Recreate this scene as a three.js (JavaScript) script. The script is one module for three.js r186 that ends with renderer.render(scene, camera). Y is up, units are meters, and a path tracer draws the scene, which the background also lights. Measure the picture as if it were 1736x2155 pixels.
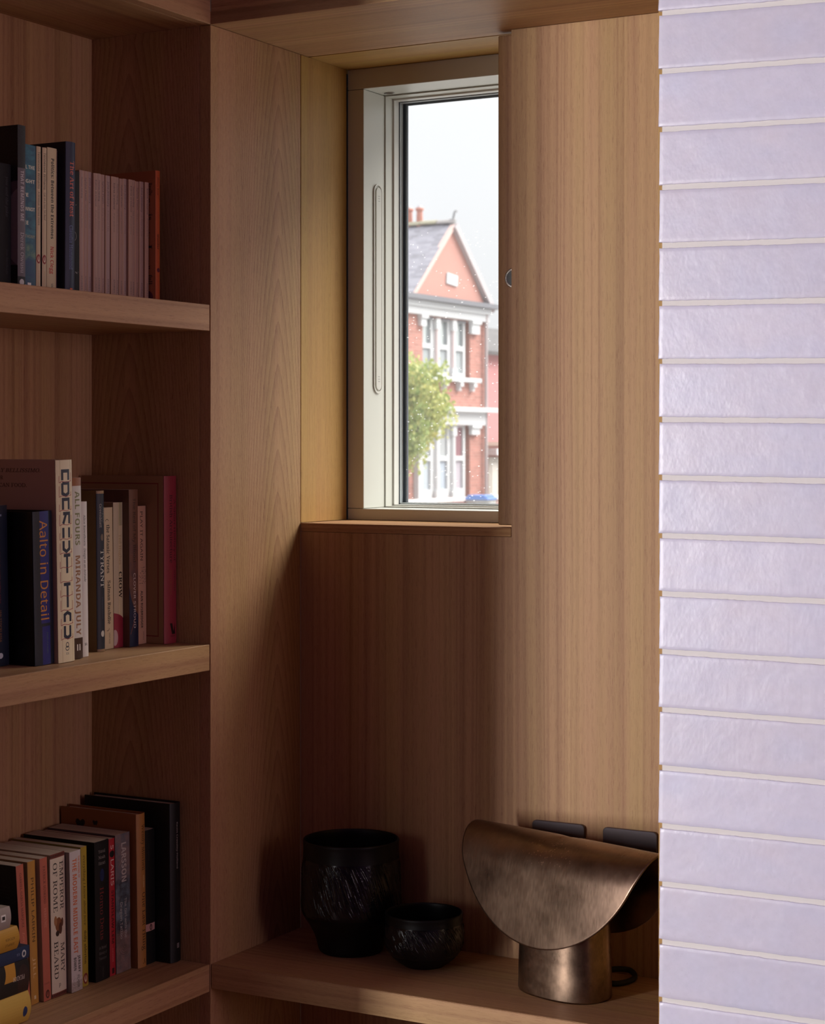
import * as THREE from 'three';
import { RoundedBoxGeometry } from 'three/addons/geometries/RoundedBoxGeometry.js';
import { mergeGeometries } from 'three/addons/utils/BufferGeometryUtils.js';
import { RectAreaLightUniformsLib } from 'three/addons/lights/RectAreaLightUniformsLib.js';

// ---------------------------------------------------------------- camera, sky, light, exposure
const scene = new THREE.Scene();
const W = 1736, H = 2155;
const camera = new THREE.PerspectiveCamera(2 * Math.atan(1077.5 / 4046) * 180 / Math.PI, W / H, 0.05, 400);
camera.position.set(1.7028, 1.52, 2.4288);
camera.rotation.y = 0.5068;
camera.setViewOffset(W, H, 0, 141.5, W, H);
camera.focus = 2.95; camera.userData.fStop = 14;
scene.add(camera);

const renderer = new THREE.WebGLRenderer({ antialias: true });
renderer.toneMapping = THREE.LinearToneMapping;
renderer.toneMappingExposure = 1.0;
renderer.shadowMap.enabled = true;
renderer.shadowMap.type = THREE.PCFSoftShadowMap;
RectAreaLightUniformsLib.init();

{ // overcast sky: three times as bright overhead as at the horizon, with soft clouds
  const w = 256, h = 128, d = new Float32Array(w * h * 4);
  for (let j = 0; j < h; j++) for (let i = 0; i < w; i++) {
    const el = ((j + .5) / h - .5) * Math.PI, a = i / w * Math.PI * 2;
    const s = Math.max(0, Math.sin(el)), k = 0.76 + 1.75 * s;
    const c = 1 + .04 * Math.sin(3 * a + 5 * el) * Math.cos(9 * el + a) + .03 * Math.sin(7 * a - 11 * el);
    const o = (j * w + i) * 4;
    d[o] = k * c * .965; d[o + 1] = k * c * .99; d[o + 2] = k * (c * .6 + .4) * 1.02; d[o + 3] = 1;
    if (el < 0) { d[o] = .3; d[o + 1] = .3; d[o + 2] = .3; }
  }
  const t = new THREE.DataTexture(d, w, h, THREE.RGBAFormat, THREE.FloatType);
  t.mapping = THREE.EquirectangularReflectionMapping; t.magFilter = THREE.LinearFilter; t.minFilter = THREE.LinearFilter;
  t.colorSpace = THREE.LinearSRGBColorSpace; t.needsUpdate = true;
  scene.background = t;
}
// the veiled sun: a broad soft glow behind thin cloud, high on the street side
const sun = new THREE.DirectionalLight(new THREE.Color().setRGB(1, .97, .90), 6.4);
sun.position.set(-19.5 + .50 * 60, .70 * 60, -37 - .51 * 60); sun.target.position.set(-19.5, 0, -37);
sun.castShadow = true; sun.shadow.radius = 85; sun.shadow.mapSize.set(2048, 2048);
Object.assign(sun.shadow.camera, { left: -45, right: 45, top: 30, bottom: -30, near: 1, far: 150 });
scene.add(sun, sun.target);
const DAYLIGHT = new THREE.Color().setRGB(1, .98, .965);
// the tall bright window at the other end of the room (its frame and panes are built below)
const WIN = { x0: -2.06, x1: -1.50, y0: .35, y1: 2.35, z: 5.2 };
const daylight = new THREE.RectAreaLight(DAYLIGHT, 72, WIN.x1 - WIN.x0, WIN.y1 - WIN.y0);
daylight.position.set((WIN.x0 + WIN.x1) / 2, (WIN.y0 + WIN.y1) / 2, WIN.z - .03);
daylight.lookAt(daylight.position.x, daylight.position.y, 0);
scene.add(daylight);
// a dimmer pane beside it
const PANE = { x0: -1.25, x1: -.42, y0: .45, y1: 2.3, z: 5.2 };
const panelight = new THREE.RectAreaLight(DAYLIGHT, 2.2, PANE.x1 - PANE.x0, PANE.y1 - PANE.y0);
panelight.position.set((PANE.x0 + PANE.x1) / 2, (PANE.y0 + PANE.y1) / 2, PANE.z - .03);
panelight.lookAt(panelight.position.x, panelight.position.y, 0);
scene.add(panelight);
// the window in the side wall beyond the tiled wall
const SIDE = { z0: .25, z1: 1.15, y0: .9, y1: 2.3, x: 4.2 };
const sidelight = new THREE.RectAreaLight(new THREE.Color().setRGB(1, .70, .84), 4.2, SIDE.z1 - SIDE.z0, SIDE.y1 - SIDE.y0);
sidelight.position.set(SIDE.x - .03, (SIDE.y0 + SIDE.y1) / 2, (SIDE.z0 + SIDE.z1) / 2);
sidelight.lookAt(0, sidelight.position.y, sidelight.position.z);
scene.add(sidelight);

// ---------------------------------------------------------------- helpers
let seed = 7;
const rnd = () => (seed = (seed * 16807) % 2147483647) / 2147483647;
const rr = (a, b) => a + (b - a) * rnd();
const taken = {};
function numbered(n) { const k = taken[n] = (taken[n] ?? -1) + 1; return k ? `${n}_${String(k).padStart(3, '0')}` : n; }
function shadowed(m) { m.castShadow = m.receiveShadow = true; return m; }
function tag(o, label, category, group) { Object.assign(o.userData, { label, category }); if (group) o.userData.group = group; return o; }
function thing(name, label, category, p = [0, 0, 0], turn = 0, group) {
  const g = new THREE.Group(); g.name = numbered(name); g.position.set(...p); g.rotation.y = turn; scene.add(g); return tag(g, label, category, group);
}
function struct(name, p = [0, 0, 0]) { const g = new THREE.Group(); g.name = name; g.position.set(...p); g.userData.kind = 'structure'; scene.add(g); return g; }
function part(name, geo, mat, parent, p) {
  const m = shadowed(new THREE.Mesh(geo, mat)); m.name = parent === scene ? numbered(name) : (parent.userData.n ??= {}, parent.userData.n[name] = (parent.userData.n[name] ?? -1) + 1) ? `${name}_${String(parent.userData.n[name]).padStart(3, '0')}` : name;
  if (p) m.position.set(...p); parent.add(m); return m;
}
const std = (c, r = .6, o = {}) => new THREE.MeshStandardMaterial({ color: c, roughness: r, ...o });
const lin = (r, g, b) => new THREE.Color().setRGB(r, g, b);
// value noise
const P = new Uint8Array(512); { const q = [...Array(256).keys()]; for (let i = 255; i > 0; i--) { const j = Math.floor(rnd() * (i + 1)); [q[i], q[j]] = [q[j], q[i]]; } for (let i = 0; i < 512; i++) P[i] = q[i & 255]; }
const sm = t => t * t * (3 - 2 * t);
function n2(x, y) {
  const i = Math.floor(x), j = Math.floor(y), u = sm(x - i), v = sm(y - j);
  const h = (a, b) => P[(P[a & 255] + b) & 255] / 255;
  return (h(i, j) * (1 - u) + h(i + 1, j) * u) * (1 - v) + (h(i, j + 1) * (1 - u) + h(i + 1, j + 1) * u) * v;
}
const fbm = (x, y, n = 4) => { let s = 0, a = .5, t = 0; for (let k = 0; k < n; k++) { s += a * n2(x, y); t += a; x = x * 2.03 + 17; y = y * 2.03 + 31; a *= .5; } return s / t; };
const toS = v => 255 * (v <= .0031308 ? 12.92 * v : 1.055 * Math.pow(v, 1 / 2.4) - .055);
function dataTex(w, h, fn, srgb) {
  const d = new Uint8Array(w * h * 4), c = [0, 0, 0];
  for (let j = 0; j < h; j++) for (let i = 0; i < w; i++) { fn(i, j, c); const o = (j * w + i) * 4; d[o] = c[0]; d[o + 1] = c[1]; d[o + 2] = c[2]; d[o + 3] = 255; }
  const t = new THREE.DataTexture(d, w, h); t.magFilter = THREE.LinearFilter; t.minFilter = THREE.LinearFilter; t.wrapS = t.wrapT = THREE.MirroredRepeatWrapping;
  if (srgb) t.colorSpace = THREE.SRGBColorSpace; t.needsUpdate = true; return t;
}

// ---------------------------------------------------------------- oak veneer
// kind 'straight': rift-cut with fine streaks; 'cathedral': flat-sawn arches; 'fine': very even. Texture space in metres: width wm, height hm.
function oak(kind, w, h, wm, hm, base, contrast = 1) {
  const tone = new Float32Array(w * h);
  const px = wm / w, py = hm / h, off = kind.length * 13.7;
  for (let j = 0; j < h; j++) for (let i = 0; i < w; i++) {
    const x = i * px, y = j * py;
    const wob = .006 * (n2(x * 9 + off, y * 1.1) - .5) + .003 * (n2(x * 30, y * 2.3 + off) - .5);
    const X = x + wob;
    let t;
    if (kind === 'cathedral') {
      const c = x - wm * .52 + .014 * (n2(y * .9, 4) - .5) + .004 * (n2(x * 22, y * 1.3) - .5), f = y + 2.2 * Math.sqrt(c * c + 9e-6) + 55 * c * c + .03 * n2(y * 2.2, x * 9);
      const q = f / .07, s = q - Math.floor(q);
      t = .64 - .34 * Math.pow(s, 2.4) + .2 * (fbm(X * 200, y * 1.2, 2) - .5) + .26 * (n2(X * 25, y * .5) - .5);
    } else if (kind === 'fine') {
      t = .55 + .3 * (fbm(X * 420, y * 9, 2) - .5) + .22 * (n2(X * 70, y * .8) - .5) + .25 * (fbm(x * 8, y * 4, 2) - .5);
    } else {
      t = .60 + .30 * (fbm(X * 130, y * .7, 3) - .5) - .34 * Math.pow(n2(X * 310, y * 1.1 + 8), 2.2) + .11 + .24 * (n2(X * 34 + 5, y * .35) - .5) + .22 * (n2(X * 9, y * .25 + 3) - .5);
      for (const [c, a] of [[.258, .0030], [.274, .0024], [.288, .0034], [.052, .0036], [.066, .0028], [.081, .0040], [.093, .0016], [.455, .0018]]) { const q = (X - c - .004 * (n2(y * 1.7, c * 90) - .5)) / a; t -= .2 * Math.exp(-q * q); }
    }
    tone[j * w + i] = t;
  }
  // open pores: short dark dashes along the grain
  const count = Math.floor(wm * hm * (kind === 'fine' ? 60000 : 42000));
  for (let k = 0; k < count; k++) {
    const i = Math.floor(rnd() * w), j0 = Math.floor(rnd() * h), L = Math.floor(rr(.003, .016) / py) + 1, a = rr(.05, .2);
    for (let q = 0; q < L; q++) { const j = (j0 + q) % h; tone[j * w + i] -= a; }
  }
  const [dr, dg, db] = base.dark, [lr, lg, lb] = base.light;
  const map = dataTex(w, h, (i, j, c) => {
    const t = Math.min(1.15, Math.max(-.1, .5 + contrast * (tone[j * w + i] - .5))), hu = .09 * (fbm(i * px * 40 + off, j * py * .8, 2) - .5);
    c[0] = Math.min(255, toS(Math.max(0, dr + (lr - dr) * t))); c[1] = Math.min(255, toS(Math.max(0, (dg + (lg - dg) * t) * (1 + hu * 1.6)))); c[2] = Math.min(255, toS(Math.max(0, (db + (lb - db) * t) * (1 - hu))));
  }, true);
  const bump = dataTex(w >> 1, h >> 1, (i, j, c) => { c[0] = c[1] = c[2] = Math.max(0, Math.min(255, 255 * tone[(j * 2) * w + i * 2])); });
  for (const t of [map, bump]) t.repeat.set(1 / wm, 1 / hm);
  return new THREE.MeshPhysicalMaterial({ map, bumpMap: bump, bumpScale: .0002, roughness: .5, specularIntensity: .4 });
}
const TONE = { dark: [.235, .106, .055], light: [.545, .335, .165] };
const M = {};
M.oak = oak('straight', 1024, 2048, .6, 2.4, TONE, 1);
M.arch = oak('cathedral', 512, 2048, .42, 2.4, TONE, .9);
M.fine = oak('fine', 512, 1024, .3, 1.2, { dark: [.30, .15, .047], light: [.60, .38, .128] }, .8);
M.grout = std(lin(.80, .77, .74), .9);
M.white = std(lin(.16, .075, .16), .8);
M.cream = std(lin(.57, .575, .52), .42);
M.dark = std(lin(.02, .02, .022), .5);

// planar metre coordinates on a box-like geometry; the grain runs along axis g (0 x, 1 y, 2 z)
function woodUV(geo, g, ou = rr(0, 3), ov = rr(0, 3)) {
  const a = geo.index ? geo.toNonIndexed() : geo, p = a.attributes.position, uv = new Float32Array(p.count * 2), A = new THREE.Vector3(), B = new THREE.Vector3(), C = new THREE.Vector3(), N = new THREE.Vector3();
  for (let i = 0; i < p.count; i += 3) {
    A.fromBufferAttribute(p, i); B.fromBufferAttribute(p, i + 1); C.fromBufferAttribute(p, i + 2);
    N.copy(B).sub(A).cross(C.clone().sub(A));
    const n = [Math.abs(N.x), Math.abs(N.y), Math.abs(N.z)], m = n[0] >= n[1] && n[0] >= n[2] ? 0 : n[1] >= n[2] ? 1 : 2;
    const v = m === g ? (g + 1) % 3 : g, u = 3 - m - v;
    for (let k = 0; k < 3; k++) { const q = [A, B, C][k].toArray(); uv[(i + k) * 2] = q[u] + ou; uv[(i + k) * 2 + 1] = q[v] + ov; }
  }
  a.setAttribute('uv', new THREE.BufferAttribute(uv, 2)); return a;
}
function boxIn(x, y, z, r = .0008) {
  const s = [x[1] - x[0], y[1] - y[0], z[1] - z[0]], g = r ? new RoundedBoxGeometry(...s, 1, Math.min(r, ...s.map(v => v * .45))) : new THREE.BoxGeometry(...s);
  g.translate((x[0] + x[1]) / 2, (y[0] + y[1]) / 2, (z[0] + z[1]) / 2); return g;
}
const board = (name, parent, x, y, z, grain, mat = M.oak, r = .0008, ou, ov) => part(name, woodUV(boxIn(x, y, z, r), grain, ou, ov), mat, parent);
const block = (name, parent, x, y, z, mat, r = 0) => part(name, boxIn(x, y, z, r), mat, parent);

// levels (metres above the floor)
const TOP = 2.165, DESK = .723, SILL = 1.391, SHELF = [1.7347, 1.2134, .723];
const BW = .743;                                        // inner width of the bookcase along z

// ---------------------------------------------------------------- room shell
{
  const floor = struct('floor'); const fm = M.oak.clone(); fm.roughness = .55; fm.color = lin(.30, .20, .26);
  for (let k = 0; k < 34; k++) board('plank', floor, [-2.7 + k * .206, -2.7 + k * .206 + .204], [-.02, 0], [-.5, 5.3], 2, fm, .001);
  block('underlay', floor, [-2.8, 4.3], [-.12, -.02], [-.62, 5.4], M.dark);
  const ceil = struct('ceiling'); block('plasterboard', ceil, [-2.8, 4.3], [2.7, 2.82], [-.62, 5.4], M.white);
  const back = struct('wall_outer');                    // masonry with the opening of the small window
  const sh = new THREE.Shape(); sh.moveTo(-2.8, -.12); sh.lineTo(4.3, -.12); sh.lineTo(4.3, 2.82); sh.lineTo(-2.8, 2.82);
  const ho = new THREE.Path(); ho.moveTo(-.06, 1.385); ho.lineTo(-.06, 2.172); ho.lineTo(.70, 2.172); ho.lineTo(.70, 1.385); sh.holes.push(ho);
  part('masonry', new THREE.ExtrudeGeometry(sh, { depth: .12, bevelEnabled: false }), std(lin(.45, .4, .36), .9), back, [0, 0, -.70]); block('jamb_filler', back, [-.09, 0], [1.37, 2.19], [-.581, -.545], M.dark); block('jamb_filler', back, [.69, .76], [1.37, 2.19], [-.581, -.53], M.dark); block('jamb_filler', back, [-.09, .76], [2.1645, 2.20], [-.581, -.53], M.dark); block('jamb_filler', back, [-.09, .76], [1.35, 1.389], [-.581, -.41], M.dark);
  const wl = struct('wall_left'); block('plaster', wl, [-2.8, -2.7], [-.02, 2.7], [.79, 5.4], M.white); block('plaster', wl, [-2.7, -.252], [-.02, 2.7], [.77, .85], M.white);
  const wr = struct('wall_right');
  for (const [y0, y1, z0, z1] of [[-.02, SIDE.y0, -.3, 5.4], [SIDE.y1, 2.7, -.3, 5.4], [SIDE.y0, SIDE.y1, -.3, SIDE.z0], [SIDE.y0, SIDE.y1, SIDE.z1, 5.4]]) block('plaster', wr, [4.2, 4.3], [y0, y1], [z0, z1], M.white);
  const wf = struct('wall_front');
  for (const [x0, x1, y0, y1] of [[-2.7, WIN.x0, -.02, 2.7], [WIN.x1, PANE.x0, -.02, 2.7], [PANE.x1, 4.2, -.02, 2.7], [PANE.x0, PANE.x1, -.02, PANE.y0], [PANE.x0, PANE.x1, PANE.y1, 2.7], [WIN.x0, WIN.x1, -.02, WIN.y0], [WIN.x0, WIN.x1, WIN.y1, 2.7]]) block('plaster', wf, [x0, x1], [y0, y1], [5.2, 5.4], M.white);
  const lit = std(0x888888, .5, { emissive: DAYLIGHT, emissiveIntensity: 1.2 });
  const w2 = struct('window_2'); block('frosted_pane', w2, [WIN.x0, WIN.x1], [WIN.y0, WIN.y1], [5.21, 5.23], lit);
  for (const [x0, x1, y0, y1] of [[WIN.x0, WIN.x0 + .05, WIN.y0, WIN.y1], [WIN.x1 - .05, WIN.x1, WIN.y0, WIN.y1], [WIN.x0, WIN.x1, WIN.y0, WIN.y0 + .05], [WIN.x0, WIN.x1, WIN.y1 - .05, WIN.y1]]) block('frame', w2, [x0, x1], [y0, y1], [5.18, 5.21], M.cream);
  const w4 = struct('window_4'); block('frosted_pane', w4, [PANE.x0, PANE.x1], [PANE.y0, PANE.y1], [5.21, 5.23], lit);
  for (const [x0, x1, y0, y1] of [[PANE.x0, PANE.x0 + .05, PANE.y0, PANE.y1], [PANE.x1 - .05, PANE.x1, PANE.y0, PANE.y1], [PANE.x0, PANE.x1, PANE.y0, PANE.y0 + .05], [PANE.x0, PANE.x1, PANE.y1 - .05, PANE.y1]]) block('frame', w4, [x0, x1], [y0, y1], [5.18, 5.21], M.cream);
  const w3 = struct('window_3'); block('frosted_pane', w3, [4.21, 4.23], [SIDE.y0, SIDE.y1], [SIDE.z0, SIDE.z1], lit);
  for (const [z0, z1, y0, y1] of [[SIDE.z0, SIDE.z0 + .05, SIDE.y0, SIDE.y1], [SIDE.z1 - .05, SIDE.z1, SIDE.y0, SIDE.y1], [SIDE.z0, SIDE.z1, SIDE.y0, SIDE.y0 + .05], [SIDE.z0, SIDE.z1, SIDE.y1 - .05, SIDE.y1]]) block('frame', w3, [4.18, 4.21], [y0, y1], [z0, z1], M.cream);
}

// ---------------------------------------------------------------- the oak niche
{
  const side = struct('wall_niche_side');
  board('panel', side, [-.02, 0], [0, TOP - .0005], [-.2575, 0], 1, M.arch, .0006, .403, .0);
  board('panel', side, [-.02, -.0002], [SILL + .0005, TOP - .0005], [-.405, -.2595], 1, M.fine, .0005);
  block('panel_gap', side, [-.02, -.004], [0, TOP], [-.2596, -.2574], M.dark);
  const back = struct('wall_niche_back');
  const s = new THREE.Shape(); s.moveTo(.0005, 0); s.lineTo(.734, 0); s.lineTo(.734, TOP - .0005); s.lineTo(.3876, TOP - .0005); s.lineTo(.3876, SILL - .0145); s.lineTo(.0005, SILL - .0145); s.closePath();
  const g = new THREE.ExtrudeGeometry(s, { depth: .0075, bevelEnabled: false }); g.translate(0, 0, -.2645);
  part('panel', woodUV(g, 1, .815, .2), M.oak, back);
  block('batten', back, [.0005, .734], [0, 1.37], [-.41, -.2655], M.dark);
  block('batten', back, [.705, .75], [1.37, TOP], [-.54, -.2655], M.dark);
  const end = struct('trim_1');
  board('edge_panel', end, [.7342, .7428], [0, 2.7], [-.2645, .0005], 1, M.fine, .0005);
  const soffit = struct('trim_2');
  board('panel', soffit, [-.02, .734], [TOP, TOP + .02], [-.2825, 0], 0, M.oak, .0005, 1.9, .45);
  board('panel', soffit, [-.02, .734], [TOP - .0004, TOP + .02], [-.54, -.2855], 0, M.fine, .0005);
  block('panel_gap', soffit, [-.02, .734], [TOP + .004, TOP + .02], [-.2856, -.2824], M.dark);
  const fascia = struct('trim_3');
  board('fascia', fascia, [.0008, .734], [TOP + .0005, 2.7], [-.02, 0], 0, M.oak, .0006);
  const sill = struct('trim_4');
  const sillM = M.oak.clone(); sillM.roughness = .9; sillM.specularIntensity = .15;
  board('window_sill', sill, [.0004, .387], [SILL - .014, SILL], [-.4095, -.2565], 0, sillM, .0006, .2, .7);
  board('window_sill', sill, [.3874, .70], [SILL - .014, SILL], [-.4095, -.2655], 0, sillM, .0004, .2, .7);

  // the deep worktop
  const d = thing('worktop', 'thick oak worktop carrying the lamp and the two black pots', 'shelf');
  board('top', d, [.0005, .7338], [DESK - .0005, DESK], [-.256, -.0015], 0, M.oak, 0, .37, .4);
  board('front_edge', d, [.001, .7338], [.686, DESK - .0006], [-.256, -.0005], 0, M.oak, .0006, 1.2, 1.4);
}

// ---------------------------------------------------------------- bookcase
{
  const b = thing('bookcase', 'tall built-in oak bookcase with three thick shelves of books', 'bookcase');
  board('back_panel', b, [-.248, -.2298], [0, TOP], [0, BW], 1, M.oak, 0, .1, 0);
  board('end_panel', b, [-.248, -.0205], [0, TOP], [-.02, .0], 1, M.arch, .0004, .368, .25);
  board('end_panel', b, [-.248, 0], [0, TOP], [BW, .768], 1, M.oak);
  board('top_panel', b, [-.248, -.0215], [TOP, TOP + .02], [-.02, .768], 2, M.oak, .0005);
  board('fascia', b, [-.02, 0], [TOP, 2.7], [0, .768], 2, M.oak, .0006);
  const ts = [.040, .0398, .042];
  [...SHELF, .22].forEach((y, k) => board('shelf', b, [-.2295, -.0008], [y - (ts[k] ?? .04), y], [.0012, BW - .0005], 2, M.oak, .0009, 1.1 + k * .3, .3 + k * .7));
}

// ---------------------------------------------------------------- small window
{
  const w = struct('window_1');
  const F = -.4085, Z = -.566;
  block('frame', w, [.0002, .0318], [1.4111, 2.1289], [Z, F], M.cream, .0012);
  block('frame', w, [.66, .69], [1.4111, 2.1289], [Z, F], M.cream, .0012);
  block('frame', w, [.0002, .69], [2.1294, TOP - .0008], [Z, F], M.cream, .0012);
  block('frame', w, [.0002, .69], [SILL + .0002, 1.4106], [Z, F], M.cream, .0012);
  const bead = std(lin(.66, .66, .62), .4), bar = std(lin(.62, .68, .70), .3, { metalness: .2 }), sp = std(lin(.03, .042, .06), .45);
  // sash, bead, gasket, spacer bar and dark border, each a ring of four members
  const ring4 = (nm, l, r, b, t, z0, z1, m, rad) => { block(nm, w, [.0322, l], [b, t], [z0, z1], m, rad); block(nm, w, [r, .6596], [b, t], [z0, z1], m, rad); block(nm, w, [.0322, .6596], [t, 2.1288], [z0, z1], m, rad); block(nm, w, [.0322, .6596], [1.4112, b], [z0, z1], m, rad); };
  ring4('sash', .0341, .656, 1.4128, 2.1268, -.505, -.4808, M.cream, .0005);
  ring4('glazing_bead', .0372, .652, 1.4152, 2.1238, -.5222, -.5053, bead, .0005);
  ring4('gasket', .0379, .651, 1.4158, 2.1232, -.5236, -.5224, sp, 0);
  ring4('spacer_bar', .0388, .650, 1.4180, 2.1222, -.5345, -.5238, bar, .0003);
  ring4('dark_border', .0472, .642, 1.4184, 2.1186, -.5385, -.5348, sp, 0);
  // the pane carries dried drops
  const spots = dataTex(512, 1024, (i, j, c) => { c[0] = c[1] = c[2] = 52; });
  { const d = spots.image.data; for (let k = 0; k < 1700; k++) { const x = rnd() * 512, y = Math.pow(rnd(), 1.15) * 700, r = rr(.3, 1.05); for (let j = -2; j <= 2; j++) for (let i = -2; i <= 2; i++) if (i * i + j * j <= r * r * 2) { const o = ((Math.floor(y + j) & 1023) * 512 + (Math.floor(x + i) & 511)) * 4; d[o + 1] = Math.max(d[o + 1], 150); } } }
  const glass = new THREE.MeshPhysicalMaterial({ color: 0xffffff, transmission: 1, thickness: 0, roughness: 1, roughnessMap: spots, ior: 1.5 });
  const pg = new THREE.PlaneGeometry(.60, .702); part('pane', pg, glass, w, [.345, 1.770, -.5330]);
  // recessed pull handle on the jamb
  const stad = (wd, ht, dp, be) => { const r = wd / 2, s = new THREE.Shape(); s.absarc(0, ht / 2 - r, r, 0, Math.PI); s.absarc(0, -ht / 2 + r, r, Math.PI, Math.PI * 2); s.closePath(); const g = new THREE.ExtrudeGeometry(s, { depth: dp, bevelEnabled: true, bevelSize: be, bevelThickness: be, bevelSegments: 2, curveSegments: 20 }); g.rotateY(Math.PI / 2); return g; };
  const hm = std(lin(.56, .55, .50), .4);
  const ring = new THREE.Shape(), R = .0145, L = .3625; ring.absarc(0, L / 2 - R, R, 0, Math.PI); ring.absarc(0, -L / 2 + R, R, Math.PI, Math.PI * 2); ring.closePath();
  const hole = new THREE.Path(); const r2 = .0122; hole.absarc(0, L / 2 - R, r2, 0, Math.PI); hole.absarc(0, -L / 2 + R, r2, Math.PI, Math.PI * 2); ring.holes.push(hole);
  const rg = new THREE.ExtrudeGeometry(ring, { depth: .0016, bevelEnabled: true, bevelSize: .0004, bevelThickness: .0004, bevelSegments: 2, curveSegments: 20 }); rg.rotateY(Math.PI / 2);
  const handle = part('handle', rg, hm, w, [.0322, 1.7902, -.4556]);
  part('grip', stad(.0175, .350, .0012, .0006), hm, handle, [0, 0, -.0022]);
  for (const e of [-1, 1]) for (let k = 0; k < 3; k++) part('rib', boxIn([0, .0004], [-.0004, .0004], [-.003, .003]), std(lin(.3, .3, .28), .5), handle, [.0018, e * (.1605 - k * .0042), -.0022]);
  const cg = new THREE.TorusGeometry(.006, .0012, 8, 20); cg.rotateX(Math.PI / 2); cg.scale(1.4, 1, .9);
  part('catch', cg, std(lin(.3, .29, .27), .4), w, [.052, 2.1288, -.462]);
}

// ---------------------------------------------------------------- sliding shutter
{
  const s = thing('sliding_shutter', 'oak sliding shutter half drawn into its pocket beside the window', 'shutter');
  board('leaf', s, [.3595, .70], [SILL + .0035, 2.160], [-.286, -.266], 1, M.oak, .0022, .33, .5);
  const pull = part('finger_pull', new THREE.LatheGeometry([[.0150, 0], [.0150, .0003], [.0158, .0006], [.0150, .0009], [.0138, .0008], [.0134, .0010], [.0128, .0010], [.0124, .0004], [.0090, .0001], [0, .0001]].map(p => new THREE.Vector2(...p)), 40), std(lin(.42, .38, .34), .25, { metalness: 1, side: THREE.DoubleSide }), s, [.3873, 1.78, -.2661]);
  pull.rotation.x = Math.PI / 2; pull.userData.label = 'round metal finger pull';
  const cup = part('cup', new THREE.CylinderGeometry(.0123, .0123, .0004, 32), std(lin(.03, .028, .027), .3, { metalness: .6 }), pull, [0, .0003, 0]);
}

// ---------------------------------------------------------------- tiled wall
{
  const w = struct('wall_tiled', [.7428, 0, .0055]);
  w.rotation.y = .06;
  block('grout_bed', w, [0.0005, 3.47], [0, 2.7], [-.09, .0055], M.grout);
  const geos = [];
  for (let v = 0; v < 6; v++) {
    const Lw = .262, Hh = .0705, D = .0085, nx = 80, ny = 26, r = .0032;
    const g = new THREE.BoxGeometry(Lw, Hh, D, nx, ny, 1), p = g.attributes.position;
    for (let i = 0; i < p.count; i++) {
      let x = p.getX(i), y = p.getY(i), z = p.getZ(i);
      if (Math.abs(Lw / 2 - Math.abs(x) - Lw / nx) < 1e-5) x = Math.sign(x) * (Lw / 2 - .0011);
      if (Math.abs(Hh / 2 - Math.abs(y) - Hh / ny) < 1e-5) y = Math.sign(y) * (Hh / 2 - .0010);
      const ex = Lw / 2 - Math.abs(x), ey = Hh / 2 - Math.abs(y), e = Math.min(ex, ey);
      const wob = .00055 * (n2(x * 70 + v * 9, 3 + v + (y > 0 ? 5 : 0)) - .5) + .0004 * (n2(x * 300 + v * 5, 7 + (y > 0 ? 2 : 0)) - .5);
      if (ey < 1e-6) y += wob * 1.4;
      if (ex < 1e-6) x += .0007 * (n2(y * 90 + v * 3, v + 2) - .5);
      if (z > 0) {
        z += .0008 * (fbm(x * 22 + v * 13, y * 26 + v * 7, 3) - .5) + .00006 * (n2(x * 190 + v, y * 190) - .5);
        if (e < 1e-6) z -= .0011; else if (e < .0015) z -= .0001;
      }
      p.setXYZ(i, x, y, z);
    }
    g.computeVertexNormals(); g.translate(Lw / 2, 0, D / 2);
    const q = g.attributes.uv; for (let i = 0; i < q.count; i++) q.setXY(i, g.attributes.position.getX(i) + v * .31, g.attributes.position.getY(i) + v * .17);
    geos.push(g);
  }
  const glazeBump = dataTex(512, 512, (i, j, c) => { const t = .55 * fbm(i / 30, j / 44, 3) + .45 * fbm(i / 9 + 40, j / 14, 2); c[0] = c[1] = c[2] = 255 * t; });
  const mats = [];
  for (let v = 0; v < 4; v++) {
    const o = v * 23;
    const map = dataTex(256, 128, (i, j, c) => {
      const a = fbm(i / 60 + o, j / 40 + o, 3) - .5, b = fbm(i / 7 + o, j / 7, 2) - .5;
      const sp = n2(i / 1.6 + o, j / 1.6 + 9) > .93 ? -.05 : 0;
      const k = 1 + .07 * b + sp + .015 * (v - 1.5);
      c[0] = toS((.69 - .06 * a) * k); c[1] = toS((.665 - .01 * a) * k); c[2] = toS((.80 + .05 * a) * k);
    }, true);
    const bump = glazeBump.clone(); bump.repeat.set(1, .4); bump.offset.set(v * .27, v * .19); bump.needsUpdate = true;
    for (const t of [map]) t.repeat.set(4, 8); bump.repeat.set(5, 5);
    mats.push(new THREE.MeshPhysicalMaterial({ map, bumpMap: bump, bumpScale: .00026, roughness: .33 }));
  }
  for (let c = 0; c < 5; c++) for (let k = -14; k < 26; k++) {
    const y = 1.52 + .0375 + (.0742 - .0778 * .5) - k * .0778;     // centre of the row at the left end
    if (y - .036 < 0 || y + .036 > 2.7) continue;
    const t = part('tile', geos[(k * 5 + c * 3 + 60) % 6], mats[(k * 7 + c + 70) % 4], w, [-.0030 + c * .2695 + rr(-.0005, .0005), y - c * .2695 * .0145, .0002]);
    t.rotation.z = -.0145 + rr(-.0015, .0015); t.rotation.x = rr(-.003, .003); t.rotation.y = rr(-.002, .002);
  }
}
// wall behind the tiles beyond the niche
{ const w = struct('wall_back'); block('masonry', w, [.765, 4.25], [0, 2.7], [-.57, -.34], M.grout); }

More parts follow.
